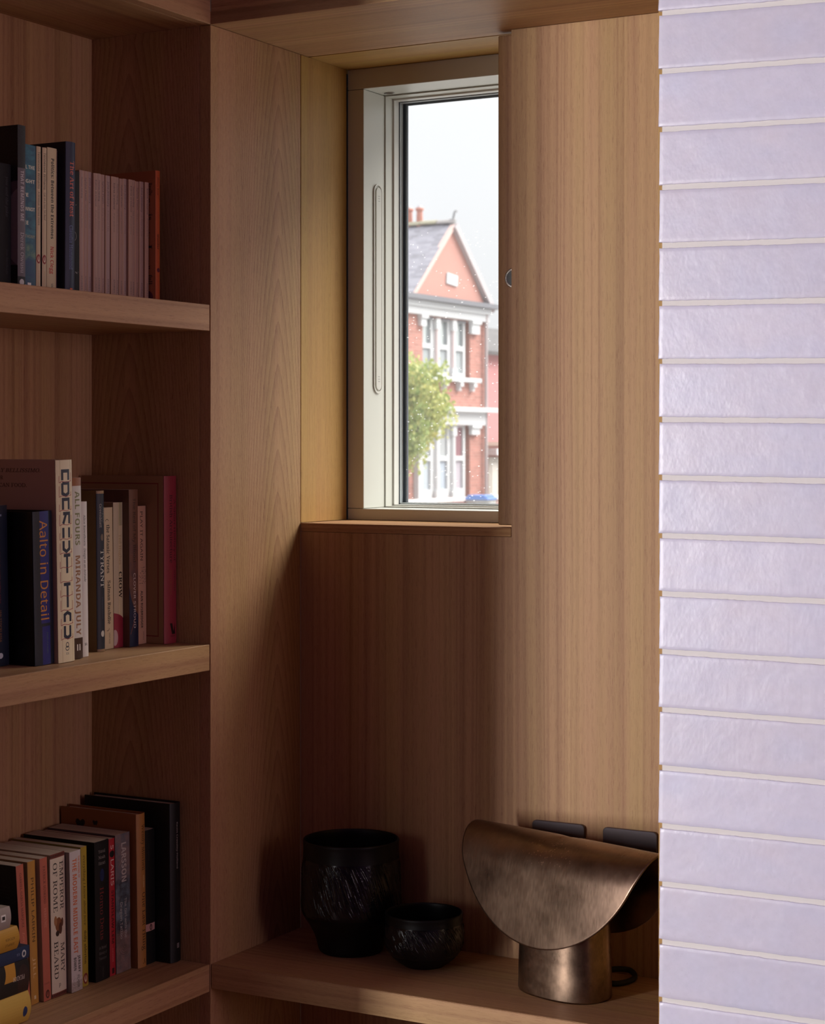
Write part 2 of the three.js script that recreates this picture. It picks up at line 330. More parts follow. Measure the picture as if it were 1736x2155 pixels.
// ---------------------------------------------------------------- two black pots
const scratch = dataTex(1024, 256, (i, j, c) => { c[0] = c[1] = c[2] = 128; });
{
  const d = scratch.image.data; scratch.wrapS = THREE.RepeatWrapping; scratch.wrapT = THREE.ClampToEdgeWrapping;
  for (let k = 0; k < 900; k++) {
    const L = rr(40, 110), sl = rr(.5, .75), x0 = rnd() * 1024, y0 = rr(12, 244), a = rr(-70, 60), wd = 3 + Math.floor(rnd() * 3);
    for (let q = 0; q < L; q++) {
      const y = Math.floor(y0 + q), x = x0 - q * sl + 1.2 * n2(q / 9, k); if (y > 244) break;
      for (let e = 0; e < wd; e++) { const o = (y * 1024 + ((Math.floor(x + e) % 1024) + 1024) % 1024) * 4; const f = Math.sin(Math.PI * q / L); d[o] = d[o + 1] = d[o + 2] = Math.max(0, Math.min(255, d[o] + a * f * Math.sin(Math.PI * (e + .5) / wd))); }
    }
  }
}
function pot(name, label, pos, prof, b0, b1) {
  const t = thing(name, label, 'pot', pos);
  const glaze = new THREE.MeshPhysicalMaterial({ color: lin(.003, .0035, .0035), roughness: .42, ior: 1.4 });
  const cut = new THREE.MeshPhysicalMaterial({ color: lin(.005, .005, .006), roughness: .17 });
  const curve = new THREE.CatmullRomCurve3(prof.map(([r, y]) => new THREE.Vector3(r, y, 0)), false, 'centripetal').getPoints(120).map(v => new THREE.Vector2(Math.max(0, v.x), v.y));
  const low = curve.filter((v, i) => i <= curve.findIndex(q => q.y >= b0)), i1 = curve.findIndex(q => q.y >= b1), i0 = curve.findIndex(q => q.y >= b0);
  part('foot', new THREE.LatheGeometry(curve.slice(0, i0 + 1), 72), glaze, t);
  const sub = []; for (let i = i0; i < i1; i++) for (let q = 0; q < 3; q++) sub.push(curve[i].clone().lerp(curve[i + 1], q / 3)); sub.push(curve[i1]);
  const g = new THREE.LatheGeometry(sub, 480), uv = g.attributes.uv; for (let i = 0; i < uv.count; i++) uv.setX(i, uv.getX(i) * 2);
  { // sink and raise the strokes
    const gp = g.attributes.position, gu = g.attributes.uv, D = scratch.image.data, gn = g.attributes.normal;
    const at = (u, v) => { const x = ((u % 1) + 1) % 1 * 1023, y = Math.min(254, Math.max(0, v * 255)), i = Math.floor(x), j = Math.floor(y), a = x - i, b = y - j, q = (p, r) => D[(r * 1024 + (p & 1023)) * 4]; return ((q(i, j) * (1 - a) + q(i + 1, j) * a) * (1 - b) + (q(i, j + 1) * (1 - a) + q(i + 1, j + 1) * a) * b) / 255 - .5; };
    for (let i = 0; i < gp.count; i++) { const k = .0042 * at(gu.getX(i), gu.getY(i)) * Math.min(1, 12 * Math.min(gu.getY(i), 1 - gu.getY(i))); gp.setXYZ(i, gp.getX(i) + gn.getX(i) * k, gp.getY(i) + gn.getY(i) * k, gp.getZ(i) + gn.getZ(i) * k); }
    g.computeVertexNormals();
  }
  part('textured_band', g, cut, t).userData.label = 'band scored with slanting scratches';
  part('rim', new THREE.LatheGeometry(curve.slice(i1), 72), glaze, t);
  return t;
}
pot('plant_pot', 'tall black glazed pot with tapering foot and a slant-scratched band', [.146, DESK, -.176],
  [[.001, 0], [.047, .0], [.0505, .003], [.056, .022], [.065, .042], [.0745, .056], [.0785, .066], [.0788, .095], [.0775, .13], [.0755, .155], [.0755, .168], [.0758, .1755], [.0742, .1768], [.0725, .1745], [.0715, .15], [.072, .1], [.068, .07], [.05, .04], [.001, .03]], .060, .146);
pot('bowl', 'small low black bowl with a scratched band, beside the tall black pot', [.287, DESK, -.158],
  [[.001, 0], [.031, 0], [.0335, .002], [.043, .0085], [.054, .019], [.0595, .030], [.0612, .045], [.0605, .060], [.0595, .073], [.0597, .0800], [.0585, .0812], [.057, .0795], [.0565, .06], [.056, .04], [.045, .02], [.001, .012]], .019, .066);

// ---------------------------------------------------------------- bronze lamp
{
  const t = thing('table_lamp', 'patinated bronze table lamp whose folded round sheet sits on an oval foot', 'lamp', [.537, DESK, -.128], -.285);
  const specks = [...Array(90)].map(() => [265 + 70 * (rnd() + rnd() - 1), 268 + 60 * rnd() + 20 * rnd(), rr(.5, 1.3)]);
  const pat = (seed0, w, h, amp) => dataTex(w, h, (i, j, c) => {
    const a = fbm(i / 70 + seed0, j / 55, 4), b = fbm(i / 14 + 9, j / 14 + seed0, 3), f = fbm(i / 3, j / 9 + seed0, 2);
    const k = .80 + .5 * (a - .45) + amp * (b - .5) + .14 * (f - .5) + (amp < .3 && specks.some(q => Math.hypot(q[0] - i, q[1] - j) < q[2]) ? .9 : 0);
    c[0] = toS(Math.max(.02, .30 * k + .02)); c[1] = toS(Math.max(.02, .205 * k + .014)); c[2] = toS(Math.max(.015, .142 * k + .012));
  }, true);
  const rough = dataTex(512, 512, (i, j, c) => { const v = .31 + .16 * (fbm(i / 60, j / 60 + 3, 4) - .4) + .05 * (n2(i / 2, j / 12) - .5); c[0] = c[1] = c[2] = 255 * Math.max(.24, v); });
  const mat = s => new THREE.MeshStandardMaterial({ map: pat(s, 512, 512, s > 5 ? .42 : .22), roughnessMap: rough, roughness: 1, metalness: 1, side: THREE.DoubleSide });
  // shade: a disc of sheet metal folded over a round ridge
  const R = .178, rho = .058, Hh = .2265, th = 1.44, thick = .0022, nr = 36, na = 96;
  const fold = (s, off) => {
    const sg = Math.sign(s), q = Math.abs(s), a = Math.min(q / rho, th), ex = Math.max(0, q - th * rho);
    const wz = (rho + off) * Math.sin(a) + ex * Math.cos(a), y = Hh - rho + (rho + off) * Math.cos(a) - ex * Math.sin(a);
    return [y, sg * wz];
  };
  const pos = [], uv = [], idx = [];
  const put = (r, an, off) => { const u = r * Math.cos(an), s = r * Math.sin(an) * 1.035; const [y, z] = fold(s, off); pos.push(u, y, z - .34 * u * u * Math.max(-1, Math.min(1, z / .05))); uv.push(.5 + u / .4, .5 + s / .4); };
  for (const off of [0, -thick]) for (let i = 0; i <= nr; i++) for (let k = 0; k <= na; k++) put(R * Math.sqrt(i / nr) * (off ? .9985 : 1), k / na * Math.PI * 2, off);
  const layer = (nr + 1) * (na + 1);
  for (let l = 0; l < 2; l++) for (let i = 0; i < nr; i++) for (let k = 0; k < na; k++) { const a = l * layer + i * (na + 1) + k, b = a + na + 1; l ? idx.push(a, a + 1, b, b, a + 1, b + 1) : idx.push(a, b, a + 1, b, b + 1, a + 1); }
  for (let k = 0; k < na; k++) { const a = nr * (na + 1) + k, b = a + layer; idx.push(a, b, a + 1, b, b + 1, a + 1); }
  const g = new THREE.BufferGeometry(); g.setAttribute('position', new THREE.Float32BufferAttribute(pos, 3)); g.setAttribute('uv', new THREE.Float32BufferAttribute(uv, 2)); g.setIndex(idx); g.computeVertexNormals();
  part('shade', g, mat(3), t);
  // oval foot
  const prof = [[.001, 0], [.985, 0], [1, .02], [.99, .3], [.965, .7], [.955, 1]], bp = [], bu = [], bi = [], n = 96;
  prof.forEach(([k, y], j) => { for (let i = 0; i <= n; i++) { const a = i / n * Math.PI * 2, ca = Math.cos(a), sa = Math.sin(a), q = 2 / 2.4; bp.push(.0745 * k * Math.sign(ca) * Math.pow(Math.abs(ca), q), y * .128, .0500 * k * Math.sign(sa) * Math.pow(Math.abs(sa), q)); bu.push(i / n * 1.4, y * .5); } });
  for (let j = 0; j < prof.length - 1; j++) for (let i = 0; i < n; i++) { const a = j * (n + 1) + i, b = a + n + 1; bi.push(a, b, a + 1, b, b + 1, a + 1); }
  const fg = new THREE.BufferGeometry(); fg.setAttribute('position', new THREE.Float32BufferAttribute(bp, 3)); fg.setAttribute('uv', new THREE.Float32BufferAttribute(bu, 2)); fg.setIndex(bi); fg.computeVertexNormals();
  part('foot', fg, mat(11), t);
  // flex, lying in a loop behind the foot
  const cs = [[.575, .006, -.185], [.590, .0045, -.188], [.603, .0045, -.208], [.604, .006, -.232], [.590, .010, -.246], [.572, .012, -.236], [.556, .012, -.200], [.545, .012, -.176]].map(p => new THREE.Vector3(...p));
  t.updateMatrixWorld(true); const inv = t.matrixWorld.clone().invert();
  const c = new THREE.CatmullRomCurve3(cs.map(v => v.setY(v.y + DESK).applyMatrix4(inv)));
  part('cable', new THREE.TubeGeometry(c, 80, .0042, 10), std(lin(.008, .008, .009), .7), t).userData.label = 'black cable looping behind the foot';
}

// ---------------------------------------------------------------- two wall plates behind the lamp
{
  const mk = () => { const s = new THREE.Shape(), a = .043, r = .006; s.moveTo(-a + r, -a); s.lineTo(a - r, -a); s.absarc(a - r, -a + r, r, -Math.PI / 2, 0); s.lineTo(a, a - r); s.absarc(a - r, a - r, r, 0, Math.PI / 2); s.lineTo(-a + r, a); s.absarc(-a + r, a - r, r, Math.PI / 2, Math.PI); s.lineTo(-a, -a + r); s.absarc(-a + r, -a + r, r, Math.PI, Math.PI * 1.5); const g = new THREE.ExtrudeGeometry(s, { depth: .004, bevelEnabled: true, bevelSize: .0008, bevelThickness: .001, bevelSegments: 2, curveSegments: 10 }); return g; };
  const m = std(lin(.13, .11, .12), .3, { metalness: .85 });
  for (const [x, l] of [[.4695, 'dark square metal wall plate whose corner shows above the middle of the lamp'], [.5875, 'dark square metal wall plate nearest the lilac tiled wall, behind the lamp']]) {
    const t = thing('wall_plate', l, 'socket', [x, DESK + .1755, -.2563]);
    part('plate', mk(), m, t);
    for (const q of [-.03, .03]) { const sg = new THREE.CylinderGeometry(.003, .003, .0012, 16); sg.rotateX(Math.PI / 2); part('screw', sg, m, t, [q, 0, .0052]); }
  }
}
/*BOOKS*/
// ---------------------------------------------------------------- books
const MM = 4;                                             // texture pixels per millimetre
const canvasTex = (w, h, draw) => { const c = document.createElement('canvas'); c.width = Math.max(8, Math.round(w)); c.height = Math.round(h); const g = c.getContext('2d'); draw(g, c.width, c.height); const t = new THREE.CanvasTexture(c); t.colorSpace = THREE.SRGBColorSpace; return t; };
// lettering that runs down a spine: centred at fraction cx of the width, from fraction y0 to y1 of the height, em = share of the width
function down(g, W_, H_, text, cx, y0, y1, em, color, font = 'sans-serif', style = '') {
  g.save(); g.translate(cx * W_, y0 * H_); g.rotate(Math.PI / 2); const px = em * W_; g.font = `${style} ${px}px ${font}`; g.fillStyle = color; g.textBaseline = 'middle';
  const m = g.measureText(text).width; g.scale((y1 - y0) * H_ / m, 1); g.fillText(text, 0, 0); g.restore();
}
function across(g, W_, H_, text, x0, x1, cy, em, color, font = 'sans-serif', style = '') {
  g.save(); g.translate(x0 * W_, cy * H_); g.font = `${style} ${em * H_}px ${font}`; g.fillStyle = color; g.textBaseline = 'middle'; const m = g.measureText(text).width; g.scale((x1 - x0) * W_ / m, 1); g.fillText(text, 0, 0); g.restore();
}
const fill = (g, W_, H_, c, x0 = 0, y0 = 0, x1 = 1, y1 = 1) => { g.fillStyle = c; g.fillRect(x0 * W_, y0 * H_, (x1 - x0) * W_, (y1 - y0) * H_); };
const oval = (g, W_, H_, c, x, y, rx, ry) => { g.fillStyle = c; g.beginPath(); g.ellipse(x * W_, y * H_, rx * W_, ry * H_, 0, 0, 7); g.fill(); };
const emblem = (g, W_, H_, ring, inner, y, r = .26) => { const q = r * W_ / H_; oval(g, W_, H_, ring, .5, y, r, q * 1.5); oval(g, W_, H_, inner, .5, y, r * .55, q * .95); oval(g, W_, H_, ring, .5, y - q * .3, r * .22, q * .8); };
const paper = dataTex(128, 128, (i, j, c) => { const k = .86 + .2 * (n2(i / 1.3, j / 60) - .5) + .06 * (n2(i / 20, j / 20) - .5); c[0] = 206 * k; c[1] = 186 * k; c[2] = 165 * k; }, true);
const pageMat = new THREE.MeshStandardMaterial({ map: paper, roughness: .95 });
// a book standing on its tail: spine towards +x at x = 0, thickness along z, boards reaching back to -depth
function book(label, [x, y, z], th, h, depth, lean, o) {
  const t = thing('book', label, 'book', [x, y, z], 0, o.group);
  t.rotation.x = lean * Math.PI / 180;
  if (lean) t.position.y += Math.sin(Math.abs(lean) * Math.PI / 180) * th / 2;
  t.position.y += .0005;
  if (o.flat) t.rotation.x = -Math.PI / 2;
  const hard = o.hard, b = hard ? .0026 : .0007, over = hard ? .003 : 0, bulge = o.bulge ?? (hard ? .0035 : .0009);
  const cm = o.cover?.isTexture ? new THREE.MeshStandardMaterial({ map: o.cover, roughness: o.rough ?? .5 }) : std(o.cover ?? o.color, o.rough ?? .5);
  // boards
  const brd = s => { const g = woodUV(boxIn([-depth, -.0004 - (hard ? .0008 : 0)], [0, h], s > 0 ? [th / 2 - b, th / 2] : [-th / 2, -th / 2 + b], .0003), 1, 0, 0), p = g.attributes.position, uv = g.attributes.uv; for (let i = 0; i < p.count; i++) uv.setXY(i, (p.getX(i) + depth) / depth, p.getY(i) / h); return g; };
  part('cover', mergeGeometries([brd(1), brd(-1)]), cm, t);
  // spine: a gently rounded strip
  const n = 10, pos = [], uv = [], idx = [], rows = [[0, h, bulge, 0], [h, h, bulge, 0]];
  for (const back of [0, 1]) for (const yy of [0, h]) for (let i = 0; i <= n; i++) { const a = i / n * 2 - 1; pos.push(bulge * (1 - a * a) - (back ? .0009 : 0), yy, -a * (th / 2)); uv.push(i / n, yy / h); }
  const q = n + 1;
  for (let i = 0; i < n; i++) { idx.push(i, i + 1, q + i, q + i, i + 1, q + i + 1); idx.push(2 * q + i, 3 * q + i, 2 * q + i + 1, 3 * q + i, 3 * q + i + 1, 2 * q + i + 1); idx.push(q + i, q + i + 1, 3 * q + i, 3 * q + i, q + i + 1, 3 * q + i + 1); idx.push(i, 2 * q + i, i + 1, i + 1, 2 * q + i, 2 * q + i + 1); }
  const sg = new THREE.BufferGeometry(); sg.setAttribute('position', new THREE.Float32BufferAttribute(pos, 3)); sg.setAttribute('uv', new THREE.Float32BufferAttribute(uv, 2)); sg.setIndex(idx);
  const sgn = sg.toNonIndexed(); sgn.computeVertexNormals();
  const W_ = Math.max(28, th * 1000 * MM), H_ = h * 1000 * MM;
  const tex = o.spine?.isTexture ? o.spine : canvasTex(W_, H_, (g, w, hh) => { fill(g, w, hh, o.color); o.spine?.(g, w, hh); });
  part('spine', sgn, new THREE.MeshStandardMaterial({ map: tex, roughness: o.rough ?? .5 }), t);
  // page block
  const pg = boxIn([-depth + over + .0006, -.0012], [over, h - over], [-th / 2 + b + .0001, th / 2 - b - .0001]), pu = pg.attributes.uv, pp = pg.attributes.position;
  for (let i = 0; i < pp.count; i++) pu.setXY(i, pp.getZ(i) * 60, pp.getX(i) * 6 + pp.getY(i) * 3);
  part('pages', pg, pageMat, t);
  return t;
}
const Y1 = SHELF[0], Y2 = SHELF[1], Y3 = SHELF[2];
{ // ---- top shelf
  book('black book with faint grey lettering, standing in front of the one with a face', [-.077, Y1, .3815], .0242, .173, .13, 0, { color: '#08080a', rough: .75, spine(g, w, h) { down(g, w, h, 'you and the pike', .62, .1, .42, .3, '#4a4a4e', 'serif', 'italic'); down(g, w, h, 'Jon Methods', .62, .68, .88, .26, '#3a3a3e', 'serif', 'italic'); } });
  const face = canvasTex(420, 680, (g, w, h) => { fill(g, w, h, '#0c0b0e'); for (let k = 0; k < 5200; k++) { const y = rr(0, .42), x = rr(.0, 1); g.fillStyle = `rgba(${rr(70, 130)},${rr(66, 120)},${rr(90, 150)},${x * .22})`; g.fillRect(x * w, y * h, 2, 3); } oval(g, w, h, '#5d5158', 1.0, .62, .42, .28); oval(g, w, h, '#85787c', 1.06, .62, .24, .24); oval(g, w, h, '#0a090b', .70, .66, .16, .05); oval(g, w, h, '#0a090b', .92, .95, .26, .1); });
  book('tall book with a close-up of a dark-haired face, beside the teal paperback', [-.066, Y1, .3601], .0160, .228, .14, 0, { color: '#655b5f', cover: face, rough: .6, spine(g, w, h) { fill(g, w, h, '#17151a', 0, 0, 1, .26); for (let k = 0; k < 500; k++) { g.fillStyle = `rgba(120,115,140,${rr(.05, .25)})`; g.fillRect(rr(0, w), rr(0, .27 * h), 1.5, 3); } down(g, w, h, 'THAT REMINDS ME', .55, .275, .585, .62, '#b9b0b0', 'sans-serif', 'bold'); down(g, w, h, 'Derek Owusu', .55, .65, .9, .62, '#b0a7a8', 'serif'); fill(g, w, h, '#17161a', 0, .92, 1, 1); oval(g, w, h, '#c8c4c0', .5, .955, .3, .02); } });
  book('thick teal paperback with lines of white capitals stacked down its spine', [-.078, Y1, .3335], .0350, .206, .13, 0, { color: '#1f5263', spine(g, w, h) { for (let k = 0; k < 260; k++) { const y = rnd(); oval(g, w, h, `rgba(${y > .68 && y < .78 ? '150,160,110' : y > .78 ? '30,60,100' : rnd() < .5 ? '20,60,90' : '60,130,140'},.16)`, rnd(), y, rr(.1, .4), rr(.01, .04)); } [['ALL THE', .155], ['LIGHT', .25], ['WE', .345], ['CANNOT', .44], ['SEE', .535]].forEach(([s, y]) => across(g, w, h, s, .08, s.length < 4 ? .55 : .94, y, .034, '#d6d0b4', 'sans-serif', 'bold')); across(g, w, h, 'ANTHONY', .06, .94, .625, .03, '#8d8a6c', 'sans-serif', 'bold'); fill(g, w, h, '#e8e4da', .3, .955, .42, .985); fill(g, w, h, '#e8e4da', .48, .94, .7, .96); fill(g, w, h, '#e8e4da', .48, .97, .7, .985); } });
  for (const [z, t2, e, lb] of [[.3107, 'A Streetcar Named Desire', .54, 'slim cream paperback beside the teal one, orange oval low on its spine'], [.2980, 'Cat on a Hot Tin Roof', .5, 'slim cream paperback next to the wider cream one, orange oval low on its spine']])
    book(lb, [-.078, Y1, z - .0002], .0094, .2062, .13, -.2, { color: '#c9b28e', cover: '#20181a', spine(g, w, h) { down(g, w, h, 'Tennessee Williams', .5, .035, .29, .72, '#2b2424'); down(g, w, h, t2, .5, .31, e, .6, '#3a302c'); emblem(g, w, h, '#8f2f2a', '#d9c6a8', .77, .46); down(g, w, h, 'PENGUIN', .5, .85, .96, .3, '#b08a5e'); } });
  book('broad cream paperback with bold black lettering and a red name below', [-.078, Y1, .2820], .0205, .208, .13, -.4, { color: '#cdbb95', spine(g, w, h) { down(g, w, h, 'Politics: Between the Extremes', .52, .07, .625, .46, '#14110f', 'sans-serif', 'bold'); down(g, w, h, 'Nick Clegg', .5, .675, .865, .5, '#b8372c', 'sans-serif', 'bold'); down(g, w, h, 'VINTAGE', .52, .93, .995, .3, '#2b2622'); } });
  book('thin plum-brown paperback squeezed between cream spine and navy hardback', [-.084, Y1, .2666], .0088, .207, .12, -.3, { color: '#4b3846', spine(g, w, h) { down(g, w, h, 'THE LAST LETTER', .5, .1, .3, .4, '#6f5a66'); } });
  book('navy hardback with coral title lettering, standing taller than its neighbours', [-.070, Y1, .2509], .0212, .220, .15, -.5, { color: '#1c2340', cover: '#10131f', hard: true, spine(g, w, h) { down(g, w, h, 'The Art of Rest', .5, .125, .49, .6, '#c4624e', 'serif', 'bold'); down(g, w, h, 'Claudia Hammond', .42, .545, .835, .42, '#6d7aa6', 'serif'); fill(g, w, h, '#c9522f', .34, .955, .6, 1); } });
  book('short black paperback with a thin pale arc, beside the row of slim volumes', [-.079, Y1, .2283], .0212, .182, .11, 0, { color: '#0d0e10', rough: .75, spine(g, w, h) { across(g, w, h, 'or', .2, .7, .27, .014, '#9a9690', 'serif'); g.strokeStyle = '#b6b2aa'; g.lineWidth = 2.5; g.beginPath(); g.ellipse(0, h * .52, w * .62, h * .05, 0, -1.4, 1.4); g.stroke(); across(g, w, h, 'X', .25, .8, .81, .02, '#a8a49c', 'serif', 'italic'); } });
  // sixteen slim volumes of one series
  const slim = [0, 1, 2, 3].map(v => canvasTex(40, 740, (g, w, h) => { fill(g, w, h, ['#a98a80', '#a68479', '#a58a85', '#ad8c7e'][v]); fill(g, w, h, '#c49f84', 0, 0, .12, 1); const nm = ['Thomas Harding', 'Sylvia Plath', 'Julia Jewsbury', 'Edna Ireland'][v], ti = ['The Inner Room', 'Mary Ventura', 'A Story of Two', 'Paradise'][v]; down(g, w, h, nm, .55, .05, .22 + v * .015, .5, '#4b3d45'); down(g, w, h, ti, .55, .25 + v * .015, .45, .42, '#7d675f'); down(g, w, h, 'STORIES', .55, .83, .94, .4, '#4b3d45'); across(g, w, h, 'ff', .25, .8, .97, .018, '#d6c4b8', 'serif', 'italic'); }));
  const zs = [.2200, .2103, .2002, .1904, .1802, .1696, .1587, .1466, .1355, .1262, .1168, .1071, .0967, .0863, .0761, .0661], tk = [90, 96, 97, 92, 104, 99, 111, 124, 89, 89, 90, 97, 103, 98, 98, 93];
  const nth = ['first', 'second', 'third', 'fourth', 'fifth', 'sixth', 'seventh', 'eighth', 'ninth', 'tenth', 'eleventh', 'twelfth', 'thirteenth', 'fourteenth', 'fifteenth', 'last'];
  zs.forEach((z, i) => book(`slim pinkish-tan paperback, ${nth[i]} of the matching series counted from the short black book`, [-.0805 + (i % 4 === 3 ? .0028 : 0) + rr(-.0008, .0008), Y1, z - .0077], tk[i] / 10000 - .0003, .1848 + rr(-.0008, .0008), .11, -.15, { color: '#a98a80', cover: '#b48f78', spine: slim[i % 4], rough: .6, group: 'slim matching paperbacks on the top shelf' }));
  const oc = canvasTex(450, 620, (g, w, h) => { fill(g, w, h, '#a5613e'); ['Really', 'This', 'is', 'what', 'I', 'call', 'full'].forEach((s, k) => down(g, w, h, s, .93 - (k % 2) * .03, .09 + k * .115, .09 + k * .115 + .03 + s.length * .011, .07, '#2a1512', 'serif', 'bold')); down(g, w, h, 'NOVEL', .62, .06, .09, .03, '#2a1512'); oval(g, w, h, '#5c2036', .9, .95, .07, .05); });
  book('orange-brown paperback with dark purple spot, last on the top shelf', [-.066, Y1, .0462], .0108, .204, .15, 0, { color: '#b4552f', cover: oc, spine(g, w, h) { down(g, w, h, 'Henry Rose', .5, .05, .185, .5, '#3a1a14', 'serif'); down(g, w, h, 'Wonder', .5, .475, .59, .55, '#3a1a14', 'sans-serif', 'bold'); oval(g, w, h, '#5c2036', .6, .745, .35, .016); } });
}
{ // ---- middle shelf
  book('thick dark navy paperback with dull red capitals, end of the middle shelf row', [-.082, Y2, .3835], .0326, .222, .14, 1.3, { color: '#10182c', spine(g, w, h) { for (let k = 0; k < 200; k++) { g.fillStyle = `rgba(90,110,150,${rr(.02, .16)})`; g.fillRect(rr(0, w), rr(.5 * h, h), 2, 6); } across(g, w, h, '1', .38, .55, .085, .03, '#8d94a6'); fill(g, w, h, '#7e879c', .3, .055, .62, .068); down(g, w, h, 'THE MAN WHO PLAYED WITH FIRE', .42, .16, .61, .2, '#7a2430', 'sans-serif', 'bold'); down(g, w, h, 'JAN STOCKLASSA', .46, .65, .85, .2, '#8b5a34', 'sans-serif', 'bold'); oval(g, w, h, '#c9ccd0', .45, .935, .15, .018); } });
  book('thick black hardback with blue spine band and orange title', [-.042, Y2, .3395], .0408, .2135, .18, 1.6, { color: '#15202e', cover: '#07080b', hard: true, rough: .35, bulge: .002, spine(g, w, h) { fill(g, w, h, '#22276b', .32, .0, .78, .73); fill(g, w, h, '#22276b', .36, .75, .78, 1); down(g, w, h, 'Aalto in Detail', .5, .06, .715, .56, '#c58237'); down(g, w, h, 'Details of a studio', .62, .79, .93, .12, '#4e6a55'); } });
  const bc = canvasTex(560, 840, (g, w, h) => { fill(g, w, h, '#b6988a'); const L = [['MAGICALLY', 'BELLISSIMO.'], ['A COOKBOOK', 'FOR'], ['LOVERS OF TUSCAN', 'FOOD.'], ['‘BRILLIANT.’', '']]; [['IT IS MAGICALLY BELLISSIMO.', .06, .86], ['A SMALL COOKBOOK FOR', .0, .5], ['LOVERS OF TUSCAN FOOD.', .08, .73], ['BRILLIANT.’', -.16, .16]].forEach(([s, a, b], k) => across(g, w, h, s, a, b, .05 + k * .037, .026, '#150b09', 'serif', k ? '' : 'italic')); });
  book('tall cream hardback with broken navy capitals and red stitching lines', [-.036, Y2, .2995], .0354, .2845, .19, 1.4, { color: '#d9cba6', cover: bc, hard: true, bulge: .0015, spine(g, w, h) {
    for (const x of [.22, .86]) fill(g, w, h, '#bfae86', x, 0, x + .03, 1);
    const ch = 'BRUTTO';
    g.strokeStyle = '#1b1f33'; g.lineCap = 'butt'; g.lineWidth = w * .13;
    const st = (...p) => { g.beginPath(); p.forEach(([x, y], i) => i ? g.lineTo(x * w, y * h) : g.moveTo(x * w, y * h)); g.stroke(); };
    st([.36, .10], [.36, .055], [.74, .055], [.74, .10]); st([.36, .115], [.36, .165], [.55, .175], [.74, .165], [.74, .115], [.36, .115]);
    st([.38, .245], [.38, .195], [.74, .195], [.74, .245]); st([.38, .265], [.56, .265], [.38, .315]); st([.56, .265], [.76, .265], [.76, .315]);
    st([.38, .335], [.38, .385]); st([.74, .335], [.74, .385]); st([.38, .40], [.38, .44], [.55, .453], [.74, .44], [.74, .40]);
    st([.38, .472], [.80, .472]); st([.58, .472], [.58, .56]); st([.36, .615], [.78, .615]); st([.58, .615], [.58, .73]);
    st([.38, .80], [.38, .765], [.55, .755], [.74, .765], [.74, .80]); st([.38, .82], [.38, .87], [.55, .88], [.72, .87], [.72, .82]);
    g.strokeStyle = '#8e2f36'; g.lineWidth = w * .022;
    for (let k = 0; k < 12; k++) { const y = .108 + k * .0705; st([.16, y + .004], [.34, y - .002], [.62, y + .003], [.92, y - .004]); st([.18, y - (k % 2 ? .05 : .03)], [.17, y]); st([.9, y - (k % 3 ? .02 : .045)], [.9, y]); }
    g.strokeStyle = '#2b2b33'; g.lineWidth = w * .03; g.beginPath(); g.ellipse(.52 * w, .915 * h, .08 * w, .012 * h, 0, 0, 7); g.stroke(); g.beginPath(); g.ellipse(.52 * w, .932 * h, .1 * w, .010 * h, 0, 0, 7); g.stroke(); across(g, w, h, 'XX', .42, .62, .958, .014, '#4a4a50', 'serif'); } });
  book('tall pale paperback, brown at head and foot, with rounded handwritten capitals', [-.050, Y2, .2557], .0196, .259, .16, 1.1, { color: '#c8c2b6', cover: '#8a5c3c', rough: .4, spine(g, w, h) { fill(g, w, h, '#8a5230', 0, 0, 1, .045); fill(g, w, h, '#3b2418', 0, .885, 1, 1); down(g, w, h, 'ALL FOURS', .52, .075, .375, .74, '#78784e', 'sans-serif', 'bold'); down(g, w, h, 'MIRANDA JULY', .52, .425, .87, .74, '#8d6342', 'sans-serif', 'bold'); fill(g, w, h, '#d8d2c8', .3, .92, .42, .955); fill(g, w, h, '#d8d2c8', .56, .92, .68, .955); } });
  book('thin white paperback with small black italic title, leaning slightly', [-.058, Y2, .2297], .0130, .224, .16, 1.1, { color: '#cfc8be', spine(g, w, h) { down(g, w, h, 'Alice Rawsthorn', .5, .085, .285, .5, '#1c1a1a', 'serif'); down(g, w, h, 'Design as an Attitude', .5, .3, .515, .5, '#1c1a1a', 'serif', 'italic'); across(g, w, h, 'R', .25, .8, .92, .022, '#1c1a1a', 'serif'); } });
  book('dark navy hardback with tan edges and white capitals', [-.084, Y2, .1609], .0178, .238, .14, .7, { color: '#0d1222', cover: '#6b4a2a', hard: true, spine(g, w, h) { fill(g, w, h, '#9a7a55', 0, 0, 1, .018); fill(g, w, h, '#8a6a48', 0, .985, 1, 1); down(g, w, h, 'Stephen', .74, .1, .205, .3, '#a9a294', 'serif'); down(g, w, h, 'Greenblatt', .34, .08, .23, .34, '#a9a294', 'serif'); oval(g, w, h, '#6d5a48', .5, .29, .16, .022); down(g, w, h, 'TYRANT', .5, .365, .605, .58, '#cfc9ba', 'serif'); down(g, w, h, 'Shakespeare on Power', .5, .66, .8, .26, '#4a4a58', 'serif'); oval(g, w, h, '#b9b2a4', .5, .89, .2, .02); } });
  book('dark teal hardback standing deep between white and navy spines', [-.12, Y2, .1950], .024, .232, .105, .6, { color: '#0b2126', cover: '#0b2126', hard: true });
  book('cream paperback with quirky black lettering, shorter than the navy hardback', [-.094, Y2, .1292], .0219, .212, .13, .9, { color: '#bda787', spine(g, w, h) { down(g, w, h, 'the Satanic Verses', .45, .12, .465, .48, '#17120f', 'serif', 'bold'); down(g, w, h, 'Salman Rushdie', .5, .515, .825, .46, '#17120f', 'serif', 'bold'); down(g, w, h, 'VINTAGE', .5, .885, .965, .2, '#54483a'); g.strokeStyle = '#17120f'; g.lineWidth = 3; g.beginPath(); g.arc(w * .35, h * .1, w * .16, 3.3, 6); g.stroke(); g.beginPath(); g.arc(w * .3, h * .85, w * .2, .2, 1.8); g.stroke(); } });
